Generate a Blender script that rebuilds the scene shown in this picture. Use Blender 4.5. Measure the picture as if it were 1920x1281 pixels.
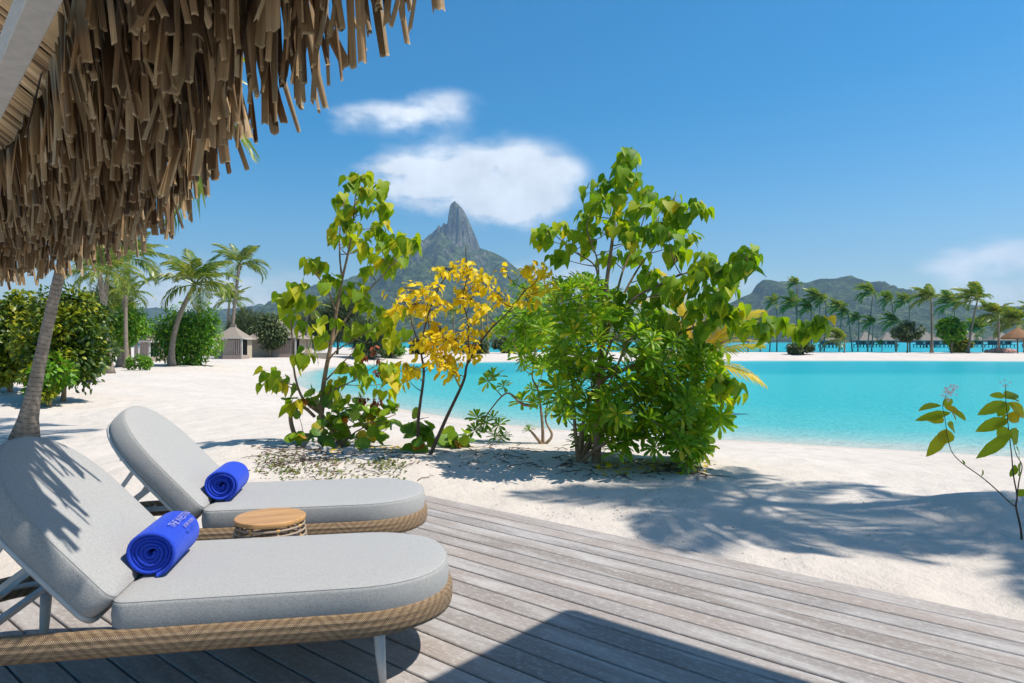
import bpy, bmesh, math, random
import numpy as np
from mathutils import Vector, Matrix
random.seed(7)
RNG = np.random.default_rng(11)
R = math.radians
for _o in list(bpy.data.objects): bpy.data.objects.remove(_o)
scene = bpy.context.scene
COL = scene.collection

# ------------------------------------------------------------------ camera
F = 1280.0                       # focal length in photo pixels (24 mm on 36 mm)
CZ = 1.35                        # eye height above the deck
cam = bpy.data.cameras.new('camera'); cam.lens = 24.0; cam.sensor_width = 36.0
cam.clip_start = 0.05; cam.clip_end = 30000
camo = bpy.data.objects.new('camera', cam); COL.objects.link(camo)
camo.location = (0, 0, CZ); camo.rotation_euler = (R(90), 0, 0)
scene.camera = camo
scene.render.resolution_x = 1024; scene.render.resolution_y = 683

# ------------------------------------------------------------------ sun, sky, exposure
SUNH = Vector((0.60, -0.06))     # horizontal run of the sun direction for one unit of height
sun_dir = Vector((SUNH.x, SUNH.y, 1)).normalized()
SUN_EL = math.asin(sun_dir.z)
sl = bpy.data.lights.new('sun', 'SUN'); sl.energy = 3.8; sl.angle = R(0.53); sl.color = (1.0, 0.945, 0.865)
so = bpy.data.objects.new('sun', sl); COL.objects.link(so)
so.rotation_euler = Vector(sun_dir).to_track_quat('Z', 'Y').to_euler(); so.location = (20, -5, 40)
vs = scene.view_settings
vs.view_transform = 'Standard'; vs.look = 'None'; vs.gamma = 1; vs.exposure = 0.70; vs.use_curve_mapping = False

world = bpy.data.worlds.new('World'); scene.world = world; world.use_nodes = True
wn = world.node_tree.nodes; wl = world.node_tree.links; wn.clear()
def N(nt, t, **kw):
    n = nt.nodes.new(t)
    for k, v in kw.items():
        if k == 'op': n.operation = v
        elif k.startswith('i_'):
            n.inputs[int(k[2:])].default_value = v
        else: setattr(n, k, v)
    return n
def M(nt, op, a, b=None, c=None, clamp=False):
    n = nt.nodes.new('ShaderNodeMath'); n.operation = op; n.use_clamp = clamp
    for i, s in enumerate((a, b, c)):
        if s is None: continue
        if isinstance(s, (int, float)): n.inputs[i].default_value = s
        else: nt.links.new(s, n.inputs[i])
    return n.outputs[0]
def smooth(nt, x, lo, hi):
    n = nt.nodes.new('ShaderNodeMapRange'); n.interpolation_type = 'SMOOTHSTEP'
    nt.links.new(x, n.inputs[0]); n.inputs[1].default_value = lo; n.inputs[2].default_value = hi
    return n.outputs[0]
def mixc(nt, fac, a, b, blend='MIX'):
    n = nt.nodes.new('ShaderNodeMix'); n.data_type = 'RGBA'; n.blend_type = blend
    for i, s in ((0, fac), (6, a), (7, b)):
        if isinstance(s, (int, float)): n.inputs[i].default_value = s
        elif isinstance(s, (tuple, list)): n.inputs[i].default_value = (*s[:3], 1)
        else: nt.links.new(s, n.inputs[i])
    return n.outputs[2]
def build_world():
    nt = world.node_tree
    sky = N(nt, 'ShaderNodeTexSky', sky_type='NISHITA', sun_disc=False)
    sky.sun_elevation = SUN_EL
    sky.sun_rotation = math.atan2(sun_dir.x, sun_dir.y)
    sky.altitude = 0; sky.air_density = 1.0; sky.dust_density = 0.7; sky.ozone_density = 2.2
    tc = N(nt, 'ShaderNodeTexCoord')
    sep = N(nt, 'ShaderNodeSeparateXYZ'); nt.links.new(tc.outputs['Generated'], sep.inputs[0])
    az = M(nt, 'ARCTAN2', sep.outputs[0], sep.outputs[1])
    el = M(nt, 'ARCSINE', sep.outputs[2])
    # cloud texture: direction warped by fractal noise, then soft blobs at cloud positions
    cb = N(nt, 'ShaderNodeCombineXYZ'); nt.links.new(az, cb.inputs[0]); nt.links.new(el, cb.inputs[1])
    n1 = N(nt, 'ShaderNodeTexNoise'); n1.inputs['Scale'].default_value = 9; n1.inputs['Detail'].default_value = 8; n1.inputs['Roughness'].default_value = 0.6
    nt.links.new(cb.outputs[0], n1.inputs['Vector'])
    n2 = N(nt, 'ShaderNodeTexNoise'); n2.inputs['Scale'].default_value = 22; n2.inputs['Detail'].default_value = 6
    mp = N(nt, 'ShaderNodeMapping'); mp.inputs['Scale'].default_value = (0.7, 1.6, 1); nt.links.new(cb.outputs[0], mp.inputs[0]); nt.links.new(mp.outputs[0], n2.inputs['Vector'])
    warp = M(nt, 'SUBTRACT', n1.outputs['Fac'], 0.5)
    warp2 = M(nt, 'SUBTRACT', n2.outputs['Fac'], 0.5)
    azw = M(nt, 'ADD', az, M(nt, 'MULTIPLY', warp2, 0.045))
    elw = M(nt, 'ADD', el, M(nt, 'MULTIPLY', warp, 0.035))
    def dirpx(u, v):
        x, z = (u - 960) / F, (640 - v) / F
        return math.atan(x), math.atan(z / math.sqrt(1 + x * x))
    dens = None
    blobs = [(885, 335, 130, 46, 1.25), (770, 330, 75, 34, 0.95), (985, 322, 75, 46, 1.15), (935, 385, 100, 36, 0.8), (1010, 370, 60, 30, 0.5),
             (725, 215, 85, 22, 0.72), (835, 195, 66, 24, 0.75), (850, 250, 40, 14, 0.1), (650, 235, 45, 18, 0.4),
             (1880, 478, 75, 26, 0.75), (1820, 520, 50, 26, 0.4), (1905, 545, 40, 20, 0.4),
             (300, 545, 170, 55, 0.60), (520, 555, 130, 42, 0.62), (1060, 520, 130, 48, 0.65), (1410, 520, 60, 34, 0.5),
             (1075, 320, 22, 16, 0.35), (960, 160, 30, 12, 0.1), (2400, 500, 200, 60, 0.7), (-500, 480, 250, 70, 0.7)]
    for (u, v, ru, rv, a) in blobs:
        a0, e0 = dirpx(u, v)
        ra = ru / F * 1.25; re = rv / F * 1.25
        dx = M(nt, 'DIVIDE', M(nt, 'SUBTRACT', azw, a0), ra)
        dy = M(nt, 'DIVIDE', M(nt, 'SUBTRACT', elw, e0), re)
        d2 = M(nt, 'ADD', M(nt, 'MULTIPLY', dx, dx), M(nt, 'MULTIPLY', dy, dy))
        g = M(nt, 'MULTIPLY', M(nt, 'EXPONENT', M(nt, 'MULTIPLY', d2, -1.1)), a)
        dens = g if dens is None else M(nt, 'ADD', dens, g)
    # low clouds on every horizon, so the sky goes on outside the frame
    n3 = N(nt, 'ShaderNodeTexNoise'); n3.inputs['Scale'].default_value = 3.0; n3.inputs['Detail'].default_value = 7
    mp3 = N(nt, 'ShaderNodeMapping'); mp3.inputs['Scale'].default_value = (1.2, 1.2, 4.5); nt.links.new(tc.outputs['Generated'], mp3.inputs[0]); nt.links.new(mp3.outputs[0], n3.inputs['Vector'])
    low = M(nt, 'MULTIPLY', smooth(nt, n3.outputs['Fac'], 0.5, 0.75), M(nt, 'MULTIPLY', smooth(nt, el, 0.16, 0.02), 0.35))
    dens = M(nt, 'ADD', dens, low)
    tex = M(nt, 'ADD', 0.60, M(nt, 'ADD', M(nt, 'MULTIPLY', warp2, 1.3), M(nt, 'MULTIPLY', warp, 0.8)))
    cov = smooth(nt, M(nt, 'MULTIPLY', dens, tex), 0.12, 0.72)
    cov = M(nt, 'MULTIPLY', cov, 0.93)
    lum = M(nt, 'ADD', 0.92, M(nt, 'MULTIPLY', warp, 0.9))
    cc = N(nt, 'ShaderNodeCombineColor')
    for i, k in enumerate((7.0, 7.4, 7.9)):
        nt.links.new(M(nt, 'MULTIPLY', lum, k), cc.inputs[i])
    hs = N(nt, 'ShaderNodeHueSaturation'); hs.inputs['Hue'].default_value = 0.492; hs.inputs['Saturation'].default_value = 1.62; hs.inputs['Value'].default_value = 0.91
    nt.links.new(sky.outputs[0], hs.inputs['Color'])
    col = mixc(nt, cov, hs.outputs[0], cc.outputs[0])
    bg = N(nt, 'ShaderNodeBackground'); bg.inputs['Strength'].default_value = 0.10
    nt.links.new(col, bg.inputs[0])
    out = N(nt, 'ShaderNodeOutputWorld'); nt.links.new(bg.outputs[0], out.inputs[0])
build_world()

# ------------------------------------------------------------------ helpers
def px(u, v, y):
    return Vector(((u - 960) / F * y, y, CZ - (v - 640) / F * y))
def pxz(u, v, z):
    y = (CZ - z) * F / (v - 640.0)
    return Vector(((u - 960) / F * y, y, z))
def tag(o, label=None, cat=None, group=None, kind=None):
    if label: o['label'] = label
    if cat: o['category'] = cat
    if group: o['group'] = group
    if kind: o['kind'] = kind
    return o
def empty(name, loc, rz=0, label=None, cat=None, group=None):
    o = bpy.data.objects.new(name, None); COL.objects.link(o)
    o.location = loc; o.rotation_euler = (0, 0, rz); o.empty_display_size = 0.1
    return tag(o, label, cat, group)
def link(name, mesh, parent=None, mw=None):
    o = bpy.data.objects.new(name, mesh); COL.objects.link(o)
    if parent is not None: o.parent = parent
    if mw is not None: o.matrix_basis = mw
    return o
class MB:
    def __init__(s): s.V = []; s.Fc = []; s.UV = []
    def quadgrid(s, rows, uvs=None, closed_u=False, closed_v=False):
        nr = len(rows); nc = len(rows[0]); b = len(s.V)
        for r in rows: s.V.extend([tuple(p) for p in r])
        for i in range(nr if closed_v else nr - 1):
            for j in range(nc if closed_u else nc - 1):
                i2 = (i + 1) % nr; j2 = (j + 1) % nc
                s.Fc.append((b + i * nc + j, b + i * nc + j2, b + i2 * nc + j2, b + i2 * nc + j))
                if uvs is not None:
                    jn = j + 1; inn = i + 1
                    s.UV.append([uvs(i, j), uvs(i, jn), uvs(inn, jn), uvs(inn, j)])
                else: s.UV.append(None)
        return b
    def tube(s, path, rad, n=6, cap=True, uvscale=1.0):
        path = [Vector(p) for p in path]
        if isinstance(rad, (int, float)): rad = [rad] * len(path)
        rows = []; up = Vector((0.13, 0.31, 0.94)); L = 0; Ls = []
        for i, p in enumerate(path):
            a = path[max(i - 1, 0)]; c = path[min(i + 1, len(path) - 1)]
            t = (c - a); t = t.normalized() if t.length > 1e-9 else Vector((0, 0, 1))
            x = up.cross(t)
            if x.length < 1e-3: x = Vector((1, 0, 0)).cross(t)
            x.normalize(); y = t.cross(x); up = y
            if i: L += (p - path[i - 1]).length
            Ls.append(L)
            rows.append([p + (x * math.cos(k * 2 * math.pi / n) + y * math.sin(k * 2 * math.pi / n)) * rad[i] for k in range(n)])
        b = s.quadgrid(rows, lambda i, j: (j / n, Ls[min(i, len(Ls) - 1)] * uvscale), closed_u=True)
        if cap:
            s.Fc.append(tuple(b + k for k in reversed(range(n)))); s.UV.append(None)
            e = b + (len(rows) - 1) * n
            s.Fc.append(tuple(e + k for k in range(n))); s.UV.append(None)
    def box(s, c, size, rot=None):
        c = Vector(c); hx, hy, hz = size[0] / 2, size[1] / 2, size[2] / 2; b = len(s.V)
        for z in (-hz, hz):
            for x, y in ((-hx, -hy), (hx, -hy), (hx, hy), (-hx, hy)):
                v = Vector((x, y, z))
                if rot is not None: v = rot @ v
                s.V.append(tuple(c + v))
        for f in ((3, 2, 1, 0), (4, 5, 6, 7), (0, 1, 5, 4), (1, 2, 6, 5), (2, 3, 7, 6), (3, 0, 4, 7)):
            s.Fc.append(tuple(b + k for k in f)); s.UV.append(None)
    def bar(s, a, b2, w, h):
        a, b2 = Vector(a), Vector(b2); d = b2 - a; L = d.length
        q = d.to_track_quat('X', 'Z').to_matrix()
        s.box((a + b2) / 2, (L, w, h), q)
    def poly(s, pts):
        b = len(s.V); s.V.extend([tuple(p) for p in pts]); s.Fc.append(tuple(range(b, b + len(pts)))); s.UV.append(None)
    def mesh(s, name, mat=None, smooth=False):
        m = bpy.data.meshes.new(name); m.from_pydata(s.V, [], s.Fc)
        if any(u is not None for u in s.UV):
            ul = m.uv_layers.new(name='UVMap'); k = 0
            for f, u in zip(s.Fc, s.UV):
                for q in range(len(f)):
                    if u is not None: ul.data[k].uv = u[q]
                    k += 1
        if mat: m.materials.append(mat)
        if smooth: m.polygons.foreach_set('use_smooth', [True] * len(m.polygons))
        m.update(); return m
    def build(s, name, mat, parent=None, smooth=False, bevel=0):
        o = link(name, s.mesh(name, mat, smooth), parent)
        if bevel:
            md = o.modifiers.new('bevel', 'BEVEL'); md.width = bevel; md.segments = 2; md.limit_method = 'ANGLE'
        return o
def np_mesh(name, V, Fq, mat, smooth=False, uv=None):
    """V (n,3), Fq (m,k) -> mesh, fast"""
    V = np.asarray(V, np.float32); Fq = np.asarray(Fq, np.int32); k = Fq.shape[1]
    m = bpy.data.meshes.new(name)
    m.vertices.add(len(V)); m.vertices.foreach_set('co', V.ravel())
    m.loops.add(Fq.size); m.loops.foreach_set('vertex_index', Fq.ravel())
    m.polygons.add(len(Fq)); m.polygons.foreach_set('loop_start', np.arange(0, Fq.size, k, dtype=np.int32))
    if smooth: m.polygons.foreach_set('use_smooth', np.ones(len(Fq), bool))
    if uv is not None:
        ul = m.uv_layers.new(name='UVMap'); ul.data.foreach_set('uv', np.asarray(uv, np.float32)[Fq.ravel()].ravel())
    if mat: m.materials.append(mat)
    m.update(calc_edges=True); m.validate(); return m
def instance_mesh(name, tV, tF, mats4, mat, smooth=True, tuv=None):
    """one joined mesh of many transformed copies of a template"""
    tV = np.asarray(tV, np.float64); tF = np.asarray(tF); A = np.asarray(mats4, np.float64)
    n = len(A); nv = len(tV)
    V = np.einsum('nij,vj->nvi', A[:, :3, :3], tV) + A[:, None, :3, 3]
    Fq = (tF[None] + (np.arange(n) * nv)[:, None, None]).reshape(-1, tF.shape[1])
    uv = None if tuv is None else np.tile(np.asarray(tuv), (n, 1))
    return np_mesh(name, V.reshape(-1, 3), Fq, mat, smooth, uv)
def frame(pos, d, nrm, sx=1.0, sy=1.0, sz=1.0):
    """matrix whose Y runs along d and whose Z is close to nrm"""
    y = Vector(d).normalized(); z = Vector(nrm); z = z - y * z.dot(y)
    if z.length < 1e-4: z = y.orthogonal()
    z.normalize(); x = y.cross(z)
    m = Matrix((( x.x * sx, y.x * sy, z.x * sz, pos[0]), (x.y * sx, y.y * sy, z.y * sz, pos[1]), (x.z * sx, y.z * sy, z.z * sz, pos[2]), (0, 0, 0, 1)))
    return m
def rvec(s=1.0): return Vector((random.gauss(0, s), random.gauss(0, s), random.gauss(0, s)))
# value noise
_T = RNG.random((256, 256))
def vnoise(x, y):
    x = np.asarray(x, float); y = np.asarray(y, float)
    xi = np.floor(x).astype(int); yi = np.floor(y).astype(int); fx = x - xi; fy = y - yi
    fx = fx * fx * (3 - 2 * fx); fy = fy * fy * (3 - 2 * fy)
    a = _T[xi & 255, yi & 255]; b = _T[(xi + 1) & 255, yi & 255]; c = _T[xi & 255, (yi + 1) & 255]; d = _T[(xi + 1) & 255, (yi + 1) & 255]
    return (a * (1 - fx) + b * fx) * (1 - fy) + (c * (1 - fx) + d * fx) * fy
def fbm(x, y, o=5, g=0.5):
    s = 0; a = 1; t = 0
    for k in range(o):
        s = s + a * (vnoise(x * 2 ** k + 17 * k, y * 2 ** k + 31 * k) - 0.5); t += a; a *= g
    return s / t * 2

# ------------------------------------------------------------------ materials
def newmat(name):
    m = bpy.data.materials.new(name); m.use_nodes = True
    nt = m.node_tree; b = nt.nodes['Principled BSDF']
    return m, nt, b
def ramp(nt, fac, stops):
    n = nt.nodes.new('ShaderNodeValToRGB'); cr = n.color_ramp
    while len(cr.elements) < len(stops): cr.elements.new(0.5)
    for e, (p, c) in zip(cr.elements, stops): e.position = p; e.color = (*c, 1)
    nt.links.new(fac, n.inputs[0]); return n.outputs[0]
def noise(nt, scale, detail=4, rough=0.5, vec=None, dist=0):
    n = nt.nodes.new('ShaderNodeTexNoise'); n.inputs['Scale'].default_value = scale; n.inputs['Detail'].default_value = detail
    n.inputs['Roughness'].default_value = rough; n.inputs['Distortion'].default_value = dist
    if vec is not None: nt.links.new(vec, n.inputs['Vector'])
    return n.outputs['Fac']
def coords(nt, kind='Object', scale=(1, 1, 1)):
    tc = nt.nodes.new('ShaderNodeTexCoord'); mp = nt.nodes.new('ShaderNodeMapping'); mp.inputs['Scale'].default_value = scale
    nt.links.new(tc.outputs[kind], mp.inputs[0]); return mp.outputs[0]
def bump(nt, b, h, strength=0.3, dist=0.01):
    n = nt.nodes.new('ShaderNodeBump'); n.inputs['Strength'].default_value = strength; n.inputs['Distance'].default_value = dist
    nt.links.new(h, n.inputs['Height']); nt.links.new(n.outputs[0], b.inputs['Normal']); return n
def simple(name, c, rough=0.6, nscale=8, namp=0.25, spec=0.4, bstr=0.0, kind='Object', scale=(1, 1, 1), metal=0):
    m, nt, b = newmat(name)
    n = noise(nt, nscale, 5, 0.6, coords(nt, kind, scale))
    lo = tuple(x * (1 - namp) for x in c); hi = tuple(min(1, x * (1 + namp)) for x in c)
    nt.links.new(ramp(nt, n, [(0.3, lo), (0.7, hi)]), b.inputs['Base Color'])
    b.inputs['Roughness'].default_value = rough; b.inputs['Specular IOR Level'].default_value = spec; b.inputs['Metallic'].default_value = metal
    if bstr: bump(nt, b, n, bstr, 0.01)
    return m
def leafmat(name, stops, rough=0.45, transl=0.35, vein=0.0, tcol=None, spec=0.4):
    m, nt, b = newmat(name)
    oi = nt.nodes.new('ShaderNodeObjectInfo'); ge = nt.nodes.new('ShaderNodeNewGeometry')
    rnd = M(nt, 'FRACT', M(nt, 'ADD', M(nt, 'MULTIPLY', oi.outputs['Random'], 7.13), M(nt, 'MULTIPLY', ge.outputs['Random Per Island'], 3.7)))
    col = ramp(nt, rnd, stops)
    if vein:
        tc = nt.nodes.new('ShaderNodeTexCoord'); sp = nt.nodes.new('ShaderNodeSeparateXYZ'); nt.links.new(tc.outputs['UV'], sp.inputs[0])
        a = M(nt, 'ABSOLUTE', M(nt, 'SUBTRACT', sp.outputs[0], 0.5))
        mid = smooth(nt, a, 0.05, 0.015)
        side = M(nt, 'FRACT', M(nt, 'SUBTRACT', M(nt, 'MULTIPLY', sp.outputs[1], 7.0), M(nt, 'MULTIPLY', a, 5.0)))
        sv = M(nt, 'MULTIPLY', smooth(nt, M(nt, 'ABSOLUTE', M(nt, 'SUBTRACT', side, 0.5)), 0.12, 0.02), 0.7)
        vm = M(nt, 'MULTIPLY', M(nt, 'MAXIMUM', mid, sv), vein)
        col = mixc(nt, vm, col, (0.42, 0.45, 0.12))
        bump(nt, b, vm, 0.4, 0.004)
        bl = noise(nt, 6, 3, 0.5, tc.outputs['UV'])
        col = mixc(nt, M(nt, 'MULTIPLY', smooth(nt, bl, 0.5, 0.75), 0.25), col, (0.30, 0.26, 0.03))
    nt.links.new(col, b.inputs['Base Color'])
    b.inputs['Roughness'].default_value = rough; b.inputs['Specular IOR Level'].default_value = spec
    tr = nt.nodes.new('ShaderNodeBsdfTranslucent')
    tcx = mixc(nt, 1.0, col, (1.25, 1.25, 0.45) if tcol is None else tcol, 'MULTIPLY')
    nt.links.new(tcx, tr.inputs[0])
    mx = nt.nodes.new('ShaderNodeMixShader'); mx.inputs[0].default_value = transl
    nt.links.new(b.outputs[0], mx.inputs[1]); nt.links.new(tr.outputs[0], mx.inputs[2])
    nt.links.new(mx.outputs[0], nt.nodes['Material Output'].inputs[0])
    return m

def mat_sand():
    m, nt, b = newmat('coral_sand')
    v = coords(nt)
    big = noise(nt, 0.35, 6, 0.6, v); mid = noise(nt, 3.0, 6, 0.65, v); fine = noise(nt, 60, 4, 0.7, v)
    c = ramp(nt, big, [(0.3, (0.565, 0.495, 0.425)), (0.7, (0.635, 0.57, 0.50))])
    c = mixc(nt, M(nt, 'MULTIPLY', smooth(nt, mid, 0.5, 0.8), 0.35), c, (0.52, 0.46, 0.39))
    c = mixc(nt, M(nt, 'MULTIPLY', smooth(nt, fine, 0.55, 0.8), 0.3), c, (0.50, 0.45, 0.39))
    vo = nt.nodes.new('ShaderNodeTexVoronoi'); vo.inputs['Scale'].default_value = 11; nt.links.new(v, vo.inputs['Vector'])
    sp = M(nt, 'MULTIPLY', smooth(nt, vo.outputs['Distance'], 0.10, 0.04), smooth(nt, mid, 0.45, 0.62))
    c = mixc(nt, M(nt, 'MULTIPLY', sp, 0.8), c, (0.13, 0.10, 0.075))
    # wet sand at the water line (height above the water)
    ge = nt.nodes.new('ShaderNodeNewGeometry'); sx = nt.nodes.new('ShaderNodeSeparateXYZ'); nt.links.new(ge.outputs['Position'], sx.inputs[0])
    zz = M(nt, 'ADD', sx.outputs[2], M(nt, 'MULTIPLY', M(nt, 'SUBTRACT', mid, 0.5), 0.05))
    wet = smooth(nt, zz, -0.665, -0.725)
    c = mixc(nt, M(nt, 'MULTIPLY', wet, 0.35), c, (0.40, 0.34, 0.27))
    line = M(nt, 'MULTIPLY', M(nt, 'MULTIPLY', smooth(nt, zz, -0.62, -0.60), smooth(nt, zz, -0.575, -0.60)), smooth(nt, noise(nt, 1.6, 4, 0.6, v), 0.48, 0.62))
    c = mixc(nt, M(nt, 'MULTIPLY', line, 0.35), c, (0.24, 0.18, 0.12))
    nt.links.new(c, b.inputs['Base Color']); b.inputs['Roughness'].default_value = 0.95; b.inputs['Specular IOR Level'].default_value = 0.12
    foot = nt.nodes.new('ShaderNodeTexVoronoi'); foot.inputs['Scale'].default_value = 2.6; foot.feature = 'SMOOTH_F1'; nt.links.new(v, foot.inputs['Vector'])
    h = M(nt, 'ADD', M(nt, 'MULTIPLY', mid, 1.0), M(nt, 'MULTIPLY', foot.outputs['Distance'], 0.8))
    h = M(nt, 'ADD', h, M(nt, 'MULTIPLY', fine, 0.12))
    bump(nt, b, h, 0.85, 0.07)
    return m
def mat_water():
    m, nt, b = newmat('lagoon_water')
    at = nt.nodes.new('ShaderNodeAttribute'); at.attribute_name = 'depth'
    d = at.outputs['Fac']
    v = coords(nt)
    dn = M(nt, 'ADD', d, M(nt, 'MULTIPLY', M(nt, 'SUBTRACT', noise(nt, 0.12, 4, 0.6, v), 0.5), 0.35))
    c = ramp(nt, M(nt, 'DIVIDE', dn, 3.0), [(0.0, (0.48, 0.56, 0.50)), (0.04, (0.25, 0.53, 0.51)), (0.12, (0.09, 0.485, 0.49)), (0.33, (0.036, 0.455, 0.475)), (0.50, (0.010, 0.415, 0.45)), (0.62, (0.0, 0.38, 0.435)), (1.0, (0.0, 0.355, 0.425))])
    nt.links.new(c, b.inputs['Base Color'])
    b.inputs['Roughness'].default_value = 0.22; b.inputs['IOR'].default_value = 1.33; b.inputs['Specular IOR Level'].default_value = 0.08
    w1 = noise(nt, 1.0, 5, 0.55, coords(nt, 'Object', (1.6, 4.5, 1)), 0.6)
    w2 = noise(nt, 1.0, 3, 0.6, coords(nt, 'Object', (8, 16, 1)), 0.4)
    bump(nt, b, M(nt, 'ADD', w1, M(nt, 'MULTIPLY', w2, 0.45)), 0.9, 0.20)
    return m
def mat_deck():
    m, nt, b = newmat('weathered_deck_wood')
    oi = nt.nodes.new('ShaderNodeObjectInfo')
    tc = nt.nodes.new('ShaderNodeTexCoord')
    off = nt.nodes.new('ShaderNodeCombineXYZ'); nt.links.new(M(nt, 'MULTIPLY', oi.outputs['Random'], 37.0), off.inputs[0]); nt.links.new(M(nt, 'MULTIPLY', oi.outputs['Random'], 91.0), off.inputs[1])
    va = nt.nodes.new('ShaderNodeVectorMath'); va.operation = 'ADD'; nt.links.new(tc.outputs['Object'], va.inputs[0]); nt.links.new(off.outputs[0], va.inputs[1])
    def mp(s):
        q = nt.nodes.new('ShaderNodeMapping'); q.inputs['Scale'].default_value = s; nt.links.new(va.outputs[0], q.inputs[0]); return q.outputs[0]
    grain = noise(nt, 1.0, 8, 0.7, mp((3.0, 90, 20)), 0.3)
    patch = noise(nt, 1.0, 5, 0.6, mp((1.3, 7, 1)), 0.5)
    streak = noise(nt, 1.0, 5, 0.65, mp((0.7, 28, 4)))
    mott = noise(nt, 42, 6, 0.8, mp((0.6, 1, 1)))
    base = ramp(nt, M(nt, 'FRACT', M(nt, 'MULTIPLY', oi.outputs['Random'], 5.7)), [(0.0, (0.25, 0.215, 0.19)), (0.35, (0.31, 0.275, 0.25)), (0.7, (0.34, 0.285, 0.248)), (1.0, (0.28, 0.255, 0.24))])
    c = mixc(nt, M(nt, 'MULTIPLY', smooth(nt, patch, 0.42, 0.68), 0.6), base, (0.51, 0.485, 0.46))
    c = mixc(nt, M(nt, 'MULTIPLY', smooth(nt, streak, 0.5, 0.75), 0.28), c, (0.235, 0.165, 0.125))
    c = mixc(nt, M(nt, 'MULTIPLY', smooth(nt, grain, 0.50, 0.75), 0.6), c, (0.15, 0.125, 0.11))
    c = mixc(nt, M(nt, 'MULTIPLY', smooth(nt, mott, 0.48, 0.68), 0.5), c, (0.60, 0.575, 0.545))
    nt.links.new(c, b.inputs['Base Color']); b.inputs['Roughness'].default_value = 0.8; b.inputs['Specular IOR Level'].default_value = 0.2
    bump(nt, b, M(nt, 'ADD', grain, M(nt, 'MULTIPLY', mott, 0.4)), 0.5, 0.004)
    return m
def mat_fabric():
    m, nt, b = newmat('grey_melange_fabric')
    v = coords(nt)
    a = noise(nt, 1.0, 2, 0.6, coords(nt, 'Object', (900, 110, 110))); a2 = noise(nt, 1.0, 2, 0.6, coords(nt, 'Object', (110, 900, 300)))
    f = M(nt, 'MULTIPLY', M(nt, 'ADD', a, a2), 0.5)
    c = ramp(nt, f, [(0.34, (0.25, 0.245, 0.232)), (0.5, (0.375, 0.368, 0.352)), (0.66, (0.475, 0.467, 0.447))])
    soft = noise(nt, 5, 3, 0.5, v)
    c = mixc(nt, M(nt, 'MULTIPLY', smooth(nt, soft, 0.45, 0.75), 0.12), c, (0.34, 0.335, 0.32))
    nt.links.new(c, b.inputs['Base Color']); b.inputs['Roughness'].default_value = 0.9; b.inputs['Specular IOR Level'].default_value = 0.15
    b.inputs['Sheen Weight'].default_value = 0.15
    wr = noise(nt, 7, 3, 0.5, v)
    bump(nt, b, M(nt, 'ADD', M(nt, 'MULTIPLY', f, 0.25), M(nt, 'MULTIPLY', wr, 1.0)), 0.35, 0.012)
    return m
def mat_rattan():
    m, nt, b = newmat('woven_rattan')
    tc = nt.nodes.new('ShaderNodeTexCoord'); sp = nt.nodes.new('ShaderNodeSeparateXYZ'); nt.links.new(tc.outputs['UV'], sp.inputs[0])
    u, v = sp.outputs[0], sp.outputs[1]             # metres along, metres around
    band = M(nt, 'DIVIDE', v, 0.0125)
    tri = M(nt, 'ABSOLUTE', M(nt, 'SUBTRACT', M(nt, 'FRACT', M(nt, 'MULTIPLY', band, 0.5)), 0.5))     # zigzag of the herringbone
    s = M(nt, 'FRACT', M(nt, 'DIVIDE', M(nt, 'ADD', u, M(nt, 'MULTIPLY', tri, 0.022)), 0.0062))
    strand = M(nt, 'SINE', M(nt, 'MULTIPLY', s, math.pi))
    gap = smooth(nt, M(nt, 'ABSOLUTE', M(nt, 'SUBTRACT', M(nt, 'FRACT', band), 0.5)), 0.5, 0.40)
    h = M(nt, 'MULTIPLY', strand, M(nt, 'ADD', 0.35, M(nt, 'MULTIPLY', gap, 0.65)))
    sec = M(nt, 'ABSOLUTE', M(nt, 'SUBTRACT', M(nt, 'FRACT', M(nt, 'DIVIDE', u, 0.9)), 0.5))
    diag = M(nt, 'ADD', 0.5, M(nt, 'MULTIPLY', 0.5, M(nt, 'SINE', M(nt, 'MULTIPLY', M(nt, 'ADD', M(nt, 'MULTIPLY', sec, 0.9 * 6.2831 / 0.042), M(nt, 'MULTIPLY', v, 6.2831 / 0.042)), 1.0))))
    n = noise(nt, 1.0, 3, 0.6, coords(nt, 'UV', (60, 300, 1)))
    c = ramp(nt, n, [(0.3, (0.30, 0.185, 0.095)), (0.5, (0.43, 0.285, 0.155)), (0.7, (0.53, 0.375, 0.22))])
    c = mixc(nt, M(nt, 'MULTIPLY', smooth(nt, h, 0.55, 0.1), 0.85), c, (0.075, 0.042, 0.022))
    c = mixc(nt, M(nt, 'MULTIPLY', smooth(nt, diag, 0.35, 0.8), 0.5), c, (0.13, 0.075, 0.04))
    nt.links.new(c, b.inputs['Base Color']); b.inputs['Roughness'].default_value = 0.55
    bump(nt, b, h, 0.8, 0.004)
    return m
def mat_towel():
    m, nt, b = newmat('blue_terry_cotton')
    v = coords(nt); a = noise(nt, 260, 3, 0.7, v); l = noise(nt, 9, 3, 0.5, v)
    c = ramp(nt, a, [(0.3, (0.012, 0.035, 0.36)), (0.6, (0.028, 0.085, 0.66)), (0.8, (0.05, 0.13, 0.80))])
    nt.links.new(c, b.inputs['Base Color']); b.inputs['Roughness'].default_value = 0.95; b.inputs['Sheen Weight'].default_value = 0.35; b.inputs['Sheen Tint'].default_value = (0.35, 0.45, 1, 1)
    b.inputs['Specular IOR Level'].default_value = 0.1
    bump(nt, b, M(nt, 'ADD', a, M(nt, 'MULTIPLY', l, 1.2)), 0.7, 0.006)
    return m
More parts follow.
